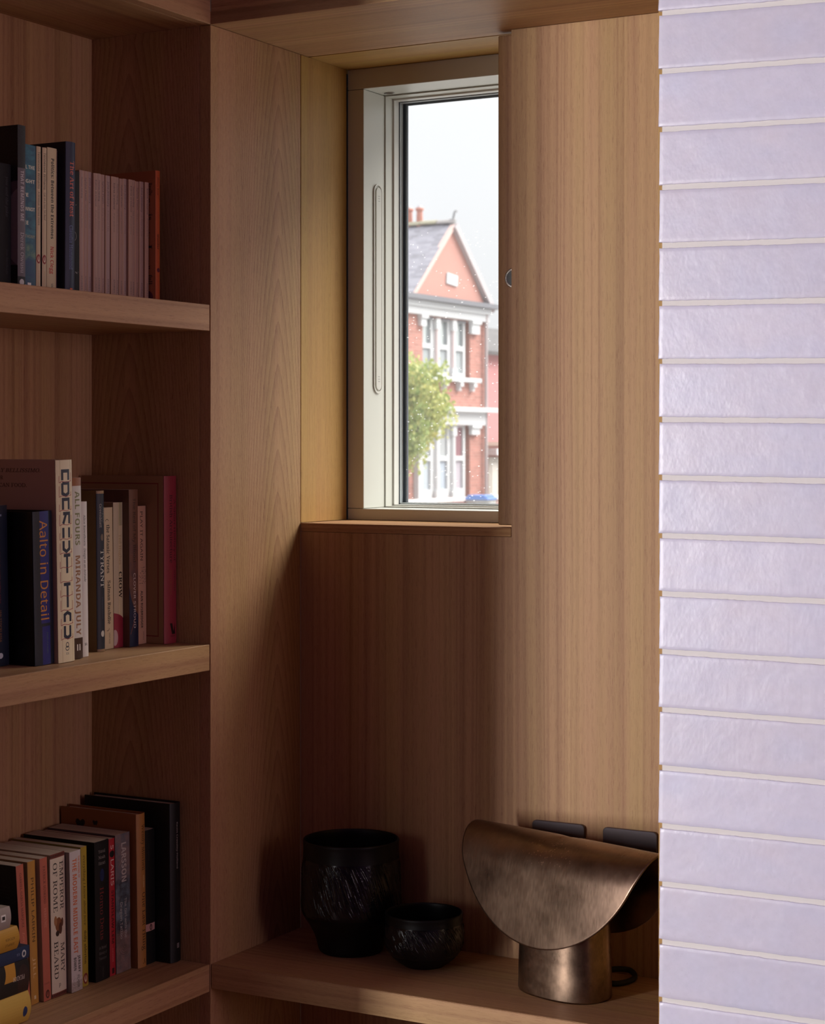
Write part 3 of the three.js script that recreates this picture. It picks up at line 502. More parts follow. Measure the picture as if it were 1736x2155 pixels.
  book('pale paperback with green stripes above and a crimson foot', [-.094, Y2, .1063], .0222, .219, .13, .6, { color: '#d6caa2', cover: '#8d7458', spine(g, w, h) { fill(g, w, h, '#b9a88e', 0, 0, .5, 1); for (const x of [.58, .72, .86]) fill(g, w, h, '#5d7048', x, 0, x + .05, .16); down(g, w, h, 'Ted Hughes', .68, .22, .43, .42, '#b39f76', 'serif'); down(g, w, h, 'CROW', .7, .475, .66, .5, '#17130f', 'serif', 'bold'); g.fillStyle = '#8b2338'; g.beginPath(); g.moveTo(0, h * .76); g.quadraticCurveTo(w * .7, h * .77, w, h * .8); g.lineTo(w, h); g.lineTo(0, h); g.fill(); oval(g, w, h, '#b79b98', .1, .93, .3, .055); } });
  book('brown and navy paperback with white spaced capitals at its foot', [-.082, Y2, .0836], .0217, .238, .14, .6, { color: '#6d4a3a', cover: '#5a3d30', spine(g, w, h) { for (let k = 0; k < 120; k++) oval(g, w, h, `rgba(${rnd() < .5 ? '120,80,70' : '70,50,60'},.15)`, rnd(), rr(.35, .7), rr(.1, .4), rr(.01, .05)); g.fillStyle = '#101c3c'; g.beginPath(); g.moveTo(0, h * .62); g.quadraticCurveTo(w * .2, h * .75, w, h * .8); g.lineTo(w, h); g.lineTo(0, h); g.fill(); g.strokeStyle = '#9b4a2a'; g.lineWidth = 3; g.beginPath(); g.moveTo(w * .1, h * .92); g.quadraticCurveTo(w * .35, h * .86, w * .6, h * .82); g.stroke(); down(g, w, h, 'The Red of My Blood', .55, .055, .465, .42, '#241712'); down(g, w, h, 'CLOVER STROUD', .55, .53, .885, .36, '#cfc5be'); } });
  book('salmon paperback with widely spaced black capitals, beside the big tan one', [-.096, Y2, .0447], .0202, .212, .13, .6, { color: '#c49a80', spine(g, w, h) { down(g, w, h, 'PLAY IT AGAIN', .42, .035, .4, .42, '#2a1c18'); for (let k = 0; k < 60; k++) { g.fillStyle = `rgba(50,35,35,${rr(.3, .9)})`; g.fillRect(rr(.1, .9) * w, rr(.44, .56) * h, rr(2, 14), rr(1, 4)); } down(g, w, h, 'ALAN RUSBRIDGER', .42, .615, .885, .38, '#2a1c18', 'sans-serif', 'bold'); down(g, w, h, 'VINTAGE', .6, .91, .975, .2, '#6b5248'); } });
  const shc = canvasTex(480, 770, (g, w, h) => { fill(g, w, h, '#9b7452'); g.strokeStyle = '#7a2e28'; g.lineWidth = 5; g.strokeRect(-20, h * .045, w * .93 + 20, h * .91); down(g, w, h, 'A Short History of British Architecture', .62, .2, .8, .09, '#4a332a', 'serif'); });
  book('big tan hardback with crimson spine and black serif title, last in its row', [-.063, Y2, .0178], .0318, .258, .16, .15, { color: '#8f2c3a', cover: shc, hard: true, spine(g, w, h) { down(g, w, h, 'A Short History of', .76, .14, .51, .26, '#22090c', 'serif'); down(g, w, h, 'British Architecture', .44, .11, .52, .28, '#22090c', 'serif'); down(g, w, h, 'Simon', .76, .56, .69, .24, '#4f2a22', 'serif'); down(g, w, h, 'Jenkins', .44, .56, .71, .26, '#8c4a34', 'serif'); g.fillStyle = '#160607'; g.beginPath(); g.moveTo(w * .35, h * .88); g.lineTo(w * .52, h * .88); g.lineTo(w * .62, h * .93); g.lineTo(w * .75, h * .88); g.lineTo(w * .8, h * .945); g.lineTo(w * .5, h * .945); g.fill(); across(g, w, h, 'VIKING', .4, .78, .955, .012, '#160607'); } });
}
{ // ---- bottom shelf, standing
  const mc = canvasTex(380, 620, (g, w, h) => { fill(g, w, h, '#0a0b0c'); for (let k = 0; k < 26; k++) across(g, w, h, 'a tale of the river and of the quiet town', .1, .9 - (k % 5 ? 0 : .3), .13 + k * .025 + (k > 8 ? .06 : 0), .014, '#3d4244', 'serif'); });
  const coral = '#b4624c';
  book('coral paperback with a black back cover, behind the lying stack', [-.097, Y3, .3120], .0155, .204, .13, 4.6, { color: coral, cover: mc, spine(g, w, h) { down(g, w, h, 'GABRIEL GARCÍA MÁRQUEZ', .5, .055, .44, .42, '#46201c', 'serif'); down(g, w, h, 'Love in Time', .5, .47, .75, .4, '#d08a70', 'serif', 'italic'); across(g, w, h, 'VINTAGE', .15, .85, .9, .012, '#46201c'); } });
  book('mustard paperback with widely spaced thin capitals', [-.096, Y3, .2957], .0160, .205, .13, 2.5, { color: '#b58238', cover: '#a98a5c', spine(g, w, h) { down(g, w, h, 'PHILIP LARKIN', .5, .11, .57, .5, '#3a2410'); down(g, w, h, 'JILL', .5, .68, .82, .46, '#d9b98a'); fill(g, w, h, '#d9c298', .35, .94, .6, .965); } });
  book('coral paperback with a small dark oval at its foot, beside the broad white book', [-.092, Y3, .2734], .0158, .206, .13, 2.7, { color: coral, cover: '#b3917a', spine(g, w, h) { down(g, w, h, 'PATRICK SÜSKIND', .5, .055, .32, .44, '#46201c', 'serif'); down(g, w, h, 'PERFUME', .5, .35, .49, .44, '#cf8f78', 'serif'); across(g, w, h, 'CLASSIC', .15, .85, .88, .012, '#46201c'); emblem(g, w, h, '#46201c', coral, .955, .26); } });
  book('broad white paperback with big black capitals and a brown eagle figure', [-.092, Y3, .2471], .0324, .207, .13, 1.5, { color: '#d2c4ac', cover: '#9a8672', spine(g, w, h) { for (const y of [0, .972]) { fill(g, w, h, '#6b3226', 0, y, 1, y + .03); for (let k = 0; k < 9; k++) fill(g, w, h, '#2b1512', k / 9, y + .008, k / 9 + .06, y + .02); } down(g, w, h, 'EMPEROR', .74, .06, .4, .36, '#191412', 'serif'); down(g, w, h, 'OF ROME', .3, .06, .41, .36, '#191412', 'serif'); g.save(); g.translate(w * .5, h * .5); oval(g, 1, 1, '#7d4a2a', 0, 0, w * .22, h * .05); oval(g, 1, 1, '#4d2a1a', w * .12, h * .03, w * .12, h * .04); oval(g, 1, 1, '#9c6a42', -w * .2, -h * .03, w * .1, h * .035); oval(g, 1, 1, '#5d3622', w * .25, -h * .01, w * .08, h * .03); oval(g, 1, 1, '#2d1810', -w * .08, h * .06, w * .12, h * .02); g.restore(); down(g, w, h, 'MARY', .74, .63, .84, .36, '#191412', 'serif'); down(g, w, h, 'BEARD', .3, .61, .88, .36, '#191412', 'serif'); across(g, w, h, 'p', .45, .6, .92, .035, '#191412', 'serif'); } });
  book('white and grey paperback with tall narrow orange capitals', [-.085, Y3, .2153], .0248, .205, .13, 1.6, { color: '#c9bfb8', cover: '#8d8078', spine(g, w, h) { fill(g, w, h, '#a79a90', 0, .93, 1, 1); for (let k = 0; k < 260; k++) { g.fillStyle = `rgba(${rnd() < .5 ? '110,100,95' : '220,210,200'},.3)`; g.fillRect(rnd() * w, rr(.88, 1) * h, 5, 4); } down(g, w, h, 'THE MAKING OF', .82, .04, .2, .24, '#c06a3c', 'sans-serif', 'bold'); down(g, w, h, 'THE MODERN MIDDLE EAST', .4, .05, .73, .5, '#c8683a', 'sans-serif', 'bold'); down(g, w, h, 'JEREMY', .7, .75, .87, .3, '#1d1817', 'sans-serif', 'bold'); down(g, w, h, 'BOWEN', .32, .755, .85, .3, '#1d1817', 'sans-serif', 'bold'); down(g, w, h, 'PICADOR', .6, .885, .975, .3, '#1d1817'); } });
  book('narrow yellow paperback with thin handwritten title', [-.091, Y3, .1889], .0134, .206, .13, 1.3, { color: '#a78e2c', cover: '#8c7a3a', spine(g, w, h) { down(g, w, h, 'everything I know about love', .5, .06, .56, .5, '#2e2410', 'serif', 'italic'); down(g, w, h, 'dolly alderton', .5, .6, .84, .5, '#2e2410', 'serif', 'bold'); emblem(g, w, h, '#7a2b22', '#d8c7a0', .945, .4); } });
  book('thick black paperback with a blue fingerprint and dull red title', [-.088, Y3, .1520], .0330, .208, .135, 1.0, { color: '#090a0c', cover: '#07080a', spine(g, w, h) { ['Yuval', 'Noah', 'Harari'].forEach((s, k) => across(g, w, h, s, .26, .74, .075 + k * .042, .03, '#9a948c', 'serif')); oval(g, w, h, '#1d2a5c', .5, .245, .15, .046); for (let k = 0; k < 5; k++) { g.strokeStyle = '#0a0e22'; g.lineWidth = 2; g.beginPath(); g.ellipse(.5 * w, .245 * h, .03 * w * (k + 1), .009 * h * (k + 1), 0, 0, 7); g.stroke(); } down(g, w, h, 'Homo Deus', .46, .33, .71, .36, '#7d2f2c', 'serif'); ['A Brief', 'History of', 'Tomorrow'].forEach((s, k) => across(g, w, h, s, .24, .78, .765 + k * .038, .026, '#7a7670', 'serif')); down(g, w, h, 'VINTAGE', .5, .9, .98, .13, '#55524e'); } });
  book('bright red paperback with white capitals and a black dot', [-.091, Y3, .1242], .0134, .206, .13, .9, { color: '#a8222b', cover: '#7d1c22', spine(g, w, h) { down(g, w, h, 'S', .5, .045, .08, .74, '#d8c8bc'); oval(g, w, h, '#0c090a', .5, .112, .42, .025); down(g, w, h, 'LARIS', .5, .145, .345, .74, '#d8c8bc'); down(g, w, h, 'STANISŁAW LEM', .5, .375, .77, .6, '#3f0d10', 'sans-serif', 'bold'); down(g, w, h, 'translated', .5, .8, .9, .36, '#d07a70'); fill(g, w, h, '#3f0d10', .3, .945, .75, .985); } });
  book('thick grey-blue paperback with a snowy photograph on its spine', [-.090, Y3, .0990], .0350, .209, .13, 1.0, { color: '#6d6a6c', cover: '#504848', rough: .4, spine(g, w, h) { for (let k = 0; k < 500; k++) { const y = rnd(); oval(g, w, h, `rgba(${y < .35 ? (rnd() < .5 ? '90,95,105' : '150,120,110') : y < .7 ? (rnd() < .6 ? '110,130,140' : '30,30,34') : (rnd() < .6 ? '150,120,108' : '90,75,72')},.2)`, rnd(), y, rr(.08, .3), rr(.01, .05)); } down(g, w, h, 'LARSSON', .56, .06, .355, .46, '#b7b0a6', 'sans-serif', 'bold'); down(g, w, h, 'The Girl with the', .66, .47, .76, .22, '#b7b4ac'); down(g, w, h, 'Dragon Tattoo', .36, .49, .76, .22, '#b7b4ac'); g.strokeStyle = 'rgba(40,36,40,.6)'; g.lineWidth = 2; for (let k = 0; k < 5; k++) { g.beginPath(); g.ellipse(w * .6, h * .8, w * .08 * (k + 1), h * .016 * (k + 1), .5, 0, 4); g.stroke(); } } });
  const wc = canvasTex(430, 700, (g, w, h) => { fill(g, w, h, '#8f5a30'); for (const [x, y, s] of [[.26, .1, 26], [.4, .15, 22], [.46, .085, 14], [.06, .14, 20], [.13, .15, 24], [.5, .165, 16]]) { g.fillStyle = '#1a0f0b'; for (const q of [-1, 1]) { g.beginPath(); g.ellipse(x * w + q * s * .5, y * h - s * .2, s * .5, s * .62, q * .5, 0, 7); g.fill(); g.beginPath(); g.ellipse(x * w + q * s * .4, y * h + s * .4, s * .32, s * .36, q * .3, 0, 7); g.fill(); } g.fillRect(x * w - 1.5, y * h - s * .5, 3, s); } });
  book('orange-tan hardback with black butterflies on its cover', [-.081, Y3, .0651], .0213, .235, .145, 1.2, { color: '#a8743a', cover: wc, hard: true, spine(g, w, h) { down(g, w, h, 'Wendy Mitchell', .6, .07, .37, .5, '#241509', 'serif'); down(g, w, h, 'with Anna', .62, .4, .48, .3, '#cbb48a', 'serif', 'italic'); down(g, w, h, 'One Last Thing', .6, .51, .89, .56, '#241509', 'serif'); g.strokeStyle = '#3a2410'; g.lineWidth = 3; g.beginPath(); g.arc(w * .4, h * .955, w * .22, -.6, 1.6); g.stroke(); g.beginPath(); g.arc(w * .8, h * .955, w * .22, 1.6, 3.8); g.stroke(); } });
  book('black paperback with a pink label and oval mark near its foot', [-.082, Y3, .0417], .0240, .206, .14, .9, { color: '#08090a', cover: '#08090a', spine(g, w, h) { down(g, w, h, 'Boris Pasternak', .35, .1, .23, .2, '#3c3a38', 'serif'); fill(g, w, h, '#b98d86', 0, .70, .92, .755); emblem(g, w, h, '#33181a', '#b98d86', .728, .13); down(g, w, h, 'CLASSICS', .5, .8, .95, .14, '#23211f'); } });
  book('big black hardback in the corner with small white lettering', [-.055, Y3, .0150], .0266, .245, .165, .5, { color: '#07080a', cover: '#08090b', hard: true, spine(g, w, h) { down(g, w, h, 'Kevin Crossley-Holland', .55, .12, .415, .2, '#b6aca2'); down(g, w, h, 'New Leaves on an Old Tree', .6, .44, .8, .16, '#4a3126'); for (let k = 0; k < 4; k++) fill(g, w, h, '#a89c98', .48, .885 + k * .008, .72, .889 + k * .008); } });
}
{ // ---- bottom shelf, the lying stack: spines towards the room, heads towards the corner
  const lie = (label, y, th, h, zEnd, depth, o) => { const t = book(label, [-.054, y + th / 2, zEnd + h], th, h, depth, 0, { ...o, flat: true }); return t; };
  lie('fat pale yellow hardback with a blue oval, lowest of the lying stack', Y3 + .0003, .0415, .20, .361, .13, { color: '#c9a548', cover: '#c49a3e', hard: true, bulge: .006, spine(g, w, h) { oval(g, w, h, '#1b2f5e', .62, .06, .17, .023); } });
  lie('black paperback with an orange flame and publisher lettering, second in the lying stack', Y3 + .0423, .044, .20, .361, .13, { color: '#0d0a09', cover: '#15100e', bulge: .003, spine(g, w, h) { fill(g, w, h, '#c08a2c', 0, .14, .55, .3); oval(g, w, h, '#2a1410', .62, .06, .5, .06); oval(g, w, h, '#0d0a09', .2, .34, .6, .1); across(g, w, h, 'S', .3, .5, .4, .04, '#cfc3b4', 'sans-serif', 'bold'); down(g, w, h, 'PICADOR', .5, .05, .17, .2, '#cfc3b4'); } });
  lie('dark blue paperback with a round white mark, middle of the lying stack', Y3 + .0868, .0175, .198, .359, .13, { color: '#14294a', cover: '#10203a', spine(g, w, h) { oval(g, w, h, '#c4c4bc', .55, .055, .3, .022); oval(g, w, h, '#14294a', .55, .055, .16, .012); down(g, w, h, 'A N', .5, .1, .13, .3, '#8a94a8'); } });
  lie('golden yellow hardback with small dark lettering, second from the stack top', Y3 + .1050, .0312, .19, .384, .13, { color: '#b98a2c', cover: '#ad8030', hard: true, bulge: .005, spine(g, w, h) { down(g, w, h, 'SIMPLE', .7, .05, .15, .16, '#4a3110'); down(g, w, h, 'KITCHEN', .45, .05, .15, .16, '#4a3110'); } });
  lie('grey book with tiny black and white emblem, top of the lying stack', Y3 + .1366, .0296, .18, .399, .13, { color: '#9c8f84', cover: '#a39488', bulge: .003, spine(g, w, h) { fill(g, w, h, '#e2dcd2', .3, .06, .62, .11); fill(g, w, h, '#17140f', .38, .068, .54, .1); } });
}
/*ENDBOOKS*/
/*OUTSIDE*/
// ---------------------------------------------------------------- the street outside
{
  const road = struct('road'); block('asphalt', road, [-120, 60], [-.75, -.66], [-160, -1.5], std(lin(.34, .335, .33), .95));
  const pave = struct('pavement'); block('paving', pave, [-19.5, -14.6], [-.66, -.60], [-80, -8], std(lin(.36, .34, .32), .9)); block('kerb', pave, [-14.6, -14.4], [-.68, -.59], [-80, -8], std(lin(.4, .39, .38), .9));
  const brickTex = dataTex(512, 512, (i, j, c) => { const row = Math.floor(j / 8), col = Math.floor((i + (row & 1) * 12) / 24), m = j % 8 === 0 || (i + (row & 1) * 12) % 24 === 0, k = .86 + .3 * P[(P[row & 255] + col) & 255] / 255 + .1 * (n2(i / 50, j / 50) - .5); c[0] = toS(m ? .40 : .40 * k); c[1] = toS(m ? .31 : .165 * k); c[2] = toS(m ? .28 : .13 * k); }, true); brickTex.repeat.set(.22, .22);
  const slateTex = dataTex(256, 256, (i, j, c) => { const row = Math.floor(j / 10), col = Math.floor((i + (row & 1) * 9) / 18), e = j % 10 === 0 ? .6 : 1, k = e * (.8 + .4 * P[(P[(row + 40) & 255] + col) & 255] / 255); c[0] = toS(.30 * k); c[1] = toS(.29 * k); c[2] = toS(.33 * k); }, true); slateTex.repeat.set(.4, .4);
  const tileTex = slateTex.clone(); tileTex.needsUpdate = true;
  const brick = new THREE.MeshStandardMaterial({ map: brickTex, roughness: .9 }), slate = new THREE.MeshStandardMaterial({ map: slateTex, roughness: .85 });
  const white = std(lin(.58, .59, .60), .6), pink = std(lin(.50, .22, .22), .9), hung = std(lin(.48, .24, .20), .9), lead = std(lin(.16, .16, .18), .6), pipeM = std(lin(.42, .36, .36), .6);
  const glassM = c => std(c, .12, { metalness: .0 });
  const X = -19.5;
  // local axes: x along the street away from us, z out of the facade
  const h = thing('terraced_house', 'red brick terraced house with white trim and a steep pink gable', 'house', [X, 0, 0], Math.PI / 2);
  const bp = (name, x, y, z, m, parent = h, r = 0) => part(name, boxIn(x, y, z, r), m, parent);
  const wall = new THREE.Shape(); wall.moveTo(30, -.66); wall.lineTo(39.4, -.66); wall.lineTo(39.4, 4.9); wall.lineTo(30, 4.9); wall.closePath();
  for (const [a, b] of [[3.1, 4.46], [.23, 1.98]]) { const q = new THREE.Path(); q.moveTo(36.24, a); q.lineTo(36.24, b); q.lineTo(38.6, b); q.lineTo(38.6, a); wall.holes.push(q); }
  const wg = new THREE.ExtrudeGeometry(wall, { depth: .3, bevelEnabled: false }); wg.translate(0, 0, -.3); part('brick_wall', wg, brick, h);
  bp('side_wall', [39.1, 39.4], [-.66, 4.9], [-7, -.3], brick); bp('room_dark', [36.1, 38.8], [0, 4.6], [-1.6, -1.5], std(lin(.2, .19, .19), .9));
  // white bands
  bp('cornice', [30, 39.45], [4.50, 4.80], [0, .10], white); bp('cornice', [30, 39.45], [4.68, 4.81], [.08, .16], white);
  bp('gutter', [30, 39.7], [4.82, 4.93], [.02, .30], lead);
  bp('lower_cornice', [35.9, 39.62], [2.30, 2.41], [0, .26], white, h, .01); bp('frieze', [36.1, 39.25], [1.99, 2.30], [0, .10], white);
  for (const [x0, x1, y0, y1] of [[36.02, 36.28, 4.24, 4.5], [38.55, 38.96, 4.18, 4.5], [38.55, 38.96, 1.76, 2.0], [35.98, 36.28, 1.76, 2.0]]) { bp('capital', [x0, x1], [y0, y1], [0, .09], white); bp('capital', [x0 - .03, x1 + .03], [y1 - .08, y1], [.0, .13], white); }
  bp('sill', [36.1, 38.93], [3.01, 3.11], [0, .16], white, h, .01);
  for (const x of [36.45, 37.2, 37.95, 38.64]) { bp('bracket', [x - .08, x + .08], [2.9, 3.01], [0, .14], white); bp('bracket', [x - .06, x + .05], [2.8, 2.9], [0, .09], white); }
  // windows: sashes between slender white columns
  const curtain = [lin(.42, .47, .52), lin(.40, .46, .53), lin(.44, .40, .45)];
  const C = [36.545, 37.37, 38.17];
  for (const [lvl, y0, y1, ym] of [[0, 3.11, 4.46, 3.81], [1, .23, 1.98, 1.2]]) {
    C.forEach((x, k) => {
      const f = bp('window', [x - .31, x - .21], [y0, y1], [-.14, -.05], white);
      for (const [a, b, c, d] of [[x + .19, x + .29, y0, y1], [x - .21, x + .19, y1 - .045, y1], [x - .21, x + .19, ym - .055, ym + .055], [x - .21, x + .19, y0, lvl ? .48 : 3.225]]) bp('sash_rail', [a, b], [c, d], [-.14, -.055], white, f);
      bp('pane', [x - .21, x + .19], [ym, y1 - .04], [-.11, -.10], glassM(lvl ? (k === 2 ? lin(.26, .12, .14) : lin(.40, .42, .43)) : lin(.46, .50, .50)), f);
      if (!lvl) bp('curtain_gap', [x + .06, x + .19], [ym, y1 - .04], [-.099, -.09], glassM(lin(.17, .19, .2)), f);
      bp('pane', [x - .21, x + .19], [lvl ? .48 : 3.22, ym - .05], [-.12, -.11], glassM(lvl ? curtain[k] : lin(.36, .39, .40)), f);
      if (!lvl) bp('lintel', [x - .22, x + .20], [4.425, 4.47], [-.07, .02], lead, f);
    });
    for (const x of [36.955, 37.77]) { bp('mullion', [x - .1, x + .1], [y0, y1], [-.14, -.05], white); const cg = new THREE.CylinderGeometry(.05, .058, y1 - y0 - .45, 12); part('column', cg, lvl ? white : std(lin(.6, .5, .5), .7), h, [x, (y0 + y1) / 2 - .02, -.03]); for (const [a, b] of [[y0, y0 + .22], [y1 - .25, y1]]) bp('column_block', [x - .1, x + .1], [a, b], [-.05, .04], white); }
  }
  const dp = new THREE.CylinderGeometry(.045, .045, 5.4, 10); part('drainpipe', dp, pipeM, h, [39.30, 2.15, .08]);
  bp('door_post', [35.83, 36.02], [-.6, 1.46], [0, .12], white); bp('door_hood', [34.6, 36.06], [1.4, 1.56], [0, .3], white); bp('door', [34.8, 35.6], [-.6, 1.3], [-.04, .01], std(lin(.2, .1, .1), .5));
  // gable
  const gs = new THREE.Shape(); gs.moveTo(35.75, 4.9); gs.lineTo(39.3, 4.9); gs.lineTo(37.58, 6.64); gs.closePath();
  const gg = new THREE.ExtrudeGeometry(gs, { depth: .2, bevelEnabled: false }); gg.translate(0, 0, -.14); part('gable', gg, hung, h);
  const bar = (ax, ay, bx, by, wd, z0, z1, m, nm) => { const L = Math.hypot(bx - ax, by - ay), g = boxIn([0, L], [-wd, 0], [z0, z1], .004); g.rotateZ(Math.atan2(by - ay, bx - ax)); return part(nm, g, m, h, [ax, ay, 0]); };
  const verge = std(lin(.46, .42, .43), .8);
  bar(37.63, 6.74, 39.66, 4.86, .16, -.1, .18, verge, 'barge_board'); bar(35.50, 4.86, 37.60, 6.74, .10, .02, .12, std(lin(.62, .44, .40), .8), 'barge_board');
  const plaque = boxIn([-.27, .27], [-.13, .13], [.06, .1], .01); plaque.rotateZ(-.08); part('plaque', plaque, white, h, [37.53, 5.4, 0]);
  // roof: two slopes running back from the gable, ridge tiles, finial
  const slope = (pts, m, nm) => { const g = new THREE.BufferGeometry(), p = [], u = []; const t = .08; const q = pts.map(v => new THREE.Vector3(...v)), n = q[1].clone().sub(q[0]).cross(q[2].clone().sub(q[0])).normalize().multiplyScalar(-t); const lo = q.map(v => v.clone().add(n)); const tri = (a, b, c) => [a, b, c].forEach(v => { p.push(v.x, v.y, v.z); u.push(v.z, v.y * 1.3 + v.x * .2); }); const quad = (a, b, c, d) => { tri(a, b, c); tri(a, c, d); }; quad(...q); quad(lo[3], lo[2], lo[1], lo[0]); for (let i = 0; i < 4; i++) quad(q[i], lo[i], lo[(i + 1) % 4], q[(i + 1) % 4]); g.setAttribute('position', new THREE.Float32BufferAttribute(p, 3)); g.setAttribute('uv', new THREE.Float32BufferAttribute(u, 2)); g.computeVertexNormals(); return part(nm, g, m, h); };
  slope([[35.46, 4.86, .10], [37.62, 6.74, .10], [37.62, 6.74, -7], [35.46, 4.86, -7]], slate, 'roof_slope');
  slope([[37.62, 6.74, .10], [39.68, 4.86, .10], [39.68, 4.86, -7], [37.62, 6.74, -7]], slate, 'roof_slope');
  slope([[30, 4.86, .2], [35.9, 4.86, .2], [35.9, 7.0, -3.4], [30, 7.0, -3.4]], slate, 'roof_slope');
  const lich = std(lin(.40, .37, .27), .95);
  for (let k = 0; k < 15; k++) { const g = new THREE.CylinderGeometry(.095, .095, .44, 10, 1, false, 0, Math.PI); g.rotateX(Math.PI / 2); g.rotateZ(Math.PI / 2); part('ridge_tile', g, k % 3 ? lich : std(lin(.36, .33, .32), .95), h, [37.62, 6.735 + .01 * (k % 2), -.12 - k * .455]); }
  const fc = new THREE.CatmullRomCurve3([[37.62, 6.76, .06], [37.66, 6.92, .06], [37.70, 7.0, .06], [37.75, 7.04, .06], [37.79, 7.035, .06]].map(v => new THREE.Vector3(...v))); part('finial', new THREE.TubeGeometry(fc, 16, .028, 8), std(lin(.2, .2, .21), .8), h);
  bp('finial_base', [37.56, 37.69], [6.66, 6.84], [-.02, .12], std(lin(.3, .29, .29), .8), h, .02);
  // chimney with tall pots
  bp('chimney_stack', [37.62, 38.1], [5.6, 6.66], [-2.2, -.72], brick); const potM = std(lin(.50, .22, .17), .85);
  for (const z of [-.86, -1.14, -1.5, -1.85]) { const g = new THREE.LatheGeometry([[.001, 0], [.085, 0], [.072, .36], [.072, .40], [.10, .42], [.10, .47], [.06, .49], [.001, .49]].map(p => new THREE.Vector2(...p)), 14); const pt = part('chimney_pot', g, potM, h, [37.66, 6.68, z]); part('cowl', new THREE.CylinderGeometry(.05, .075, .06, 12), std(lin(.5, .5, .52), .8), pt, [0, .50, 0]); }

  // the next house along
  const nb = thing('neighbour_house', 'pink rendered house with a grey tiled roof beyond the gabled one', 'house', [-20.5, 0, 0], Math.PI / 2);
  const q = (name, x, y, z, m, r = 0) => part(name, boxIn(x, y, z, r), m, nb);
  q('wall', [40.2, 52], [1.6, 3.9], [-.3, 0], pink); q('wall', [40.2, 52], [-.66, 1.5], [-.3, 0], brick); q('ledge', [40.2, 52], [1.5, 1.6], [-.3, .1], std(lin(.3, .2, .16), .9)); q('gutter', [40.2, 52], [3.84, 3.93], [0, .2], lead);
  const ng = boxIn([40.2, 52], [0, .1], [-3.2, .25]); const nu = ng.attributes.uv, npz = ng.attributes.position; for (let i = 0; i < nu.count; i++) nu.setXY(i, npz.getX(i), npz.getZ(i)); ng.rotateX(.30); part('roof', ng, new THREE.MeshStandardMaterial({ map: tileTex, roughness: .9, color: lin(.42, .41, .36) }), nb, [0, 3.88, 0]);
  q('door_hood', [41.45, 43.4], [1.25, 1.42], [0, .3], white, .01); q('door', [41.55, 42.5], [-.6, 1.2], [-.02, .03], std(lin(.50, .47, .42), .6)); q('door_panel', [41.66, 42.0], [.1, 1.05], [.03, .05], std(lin(.56, .53, .48), .6)); q('door_panel', [42.08, 42.4], [.1, 1.05], [.03, .05], std(lin(.56, .53, .48), .6));

  // garden wall and bin
  const gw = thing('garden_wall', 'low pale garden wall along the street in front of the houses', 'wall', [-16.8, 0, 0], Math.PI / 2);
  const stone = new THREE.MeshStandardMaterial({ map: brickTex, color: lin(1.15, 1.5, 1.7), roughness: .95 });
  part('wall_body', boxIn([24, 46], [-.66, .34], [-.24, 0]), stone, gw); for (let k = 0; k < 36; k++) part('coping_stone', boxIn([24 + k * .61, 24 + k * .61 + .6], [.34, .42], [-.29, .05], .01), std(lin(.52 + .04 * (k % 3), .5 + .03 * (k % 2), .5), .95), gw);
  const bin = thing('wheelie_bin', 'wheelie bin with a bright blue lid standing by the garden wall', 'bin', [-15.55, -.66, -31.45], Math.PI / 2); bin.scale.set(.86, 1, .86);
  const body = new THREE.CylinderGeometry(.36, .29, 1.06, 4, 1); body.rotateY(Math.PI / 4); part('body', body, std(lin(.34, .33, .32), .6), bin, [0, .56, 0]);
  const blue = std(lin(.13, .24, .56), .45); part('lid', boxIn([-.27, .27], [1.09, 1.15], [-.29, .28], .02), blue, bin); part('lid_rim', boxIn([-.25, .25], [1.15, 1.19], [-.24, .22], .018), blue, bin); const hb = new THREE.CylinderGeometry(.018, .018, .46, 8); hb.rotateZ(Math.PI / 2); part('handle', hb, std(lin(.05, .05, .06), .6), bin, [0, 1.06, -.32]);
  for (const s of [-1, 1]) { const wgm = new THREE.CylinderGeometry(.1, .1, .05, 16); wgm.rotateZ(Math.PI / 2); part('wheel', wgm, std(lin(.03, .03, .03), .8), bin, [s * .24, .1, -.24]); }

  // small street tree
  const tr = thing('street_tree', 'small street tree with yellowing green leaves in front of the brick house', 'tree', [-13.3, -.6, -23.95]);
  const barkM = std(lin(.16, .13, .11), .95), limb = (pts, r0, nm) => part(nm, new THREE.TubeGeometry(new THREE.CatmullRomCurve3(pts.map(v => new THREE.Vector3(...v))), 14, r0, 8), barkM, tr);
  limb([[0, 0, 0], [.02, 1.0, .02], [.0, 2.0, 0], [.06, 2.6, .02], [.05, 3.4, 0]], .06, 'trunk');
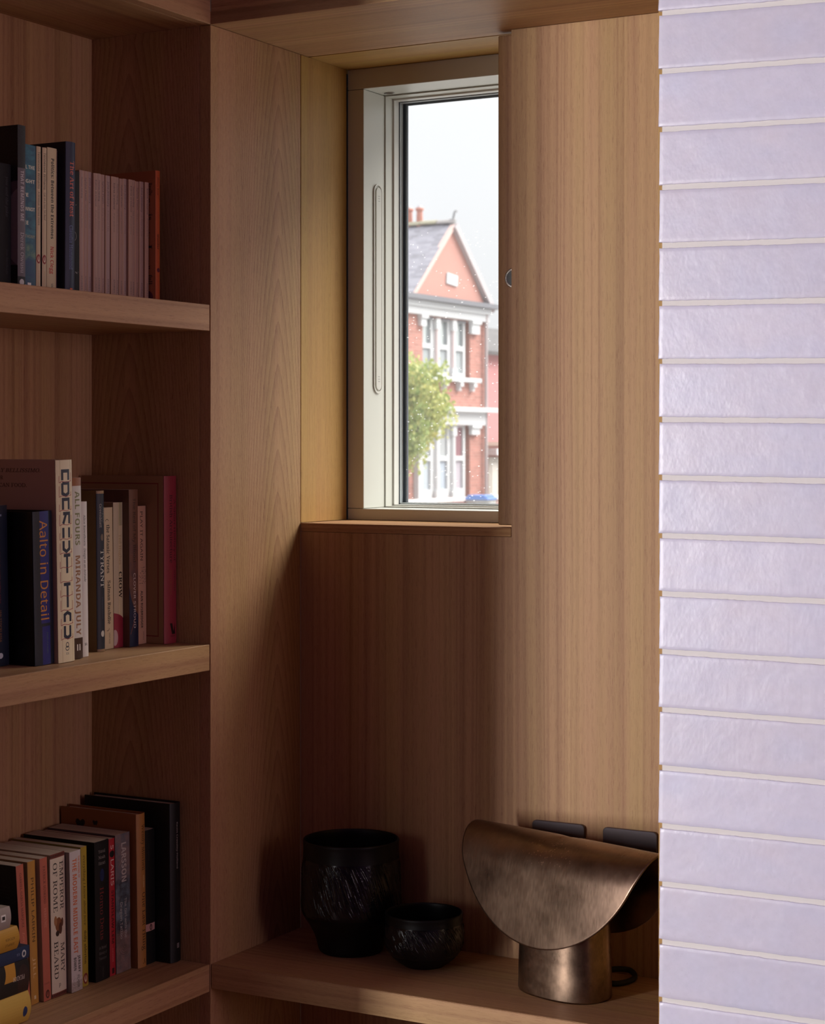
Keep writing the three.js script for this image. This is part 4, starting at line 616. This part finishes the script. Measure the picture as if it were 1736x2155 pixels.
  for (const p of [[[0, 1.9, 0], [.3, 2.15, .05], [.62, 2.5, .1]], [[0, 2.1, 0], [.35, 2.5, -.1], [.55, 3.0, -.1]], [[0, 2.0, 0], [-.3, 2.4, .1], [-.6, 2.9, .1]], [[.03, 2.4, 0], [.2, 2.9, .15], [.25, 3.3, .2]], [[0, 1.8, .0], [.1, 2.1, .3], [.25, 2.5, .55]], [[0, 2.2, 0], [-.1, 2.6, -.3], [-.2, 3.0, -.5]]]) limb(p, .018, 'branch');
  const lg = new THREE.BufferGeometry(); lg.setAttribute('position', new THREE.Float32BufferAttribute([0, 0, 0, .5, .45, .12, 0, .5, -.03, -.5, .45, .12, 0, 1.1, .1], 3)); lg.setIndex([0, 1, 2, 0, 2, 3, 2, 1, 4, 2, 4, 3]); lg.computeVertexNormals();
  const N = 9000, lm = new THREE.MeshPhysicalMaterial({ color: 0xffffff, roughness: .9, side: THREE.DoubleSide, transmission: .35, thickness: 0 });
  const lv = new THREE.InstancedMesh(lg, lm, N); lv.name = 'foliage'; lv.userData.kind = 'stuff'; shadowed(lv);
  const clumps = []; for (let k = 0; k < 90; k++) { const a = rnd() * 6.283, ph = Math.acos(rr(-1, 1)), r = Math.cbrt(rr(.1, 1)); clumps.push([.92 * r * Math.sin(ph) * Math.cos(a), 2.72 + .88 * r * Math.cos(ph), .8 * r * Math.sin(ph) * Math.sin(a), rr(.17, .33), rnd()]); }
  const mt = new THREE.Matrix4(), qn = new THREE.Quaternion(), eu = new THREE.Euler(), col = new THREE.Color();
  for (let k = 0; k < N; k++) {
    const c = clumps[k % clumps.length], a = rnd() * 6.283, z = rr(-1, 1), r = c[3] * Math.cbrt(rnd()), s = Math.sqrt(1 - z * z), sz = rr(.045, .085);
    eu.set(rr(-1.4, 1.4), rnd() * 6.283, rr(-1.2, 1.2)); qn.setFromEuler(eu);
    mt.compose(new THREE.Vector3(c[0] + r * s * Math.cos(a), c[1] + r * z, c[2] + r * s * Math.sin(a)), qn, new THREE.Vector3(sz, sz, sz)); lv.setMatrixAt(k, mt);
    const y = c[4] * .75 + rnd() * .4; lv.setColorAt(k, col.setRGB(.24 + .34 * y, .36 + .17 * y, .10 + .07 * y));
  }
  tr.add(lv);
}
/*ENDOUTSIDE*/
renderer.render(scene, camera);
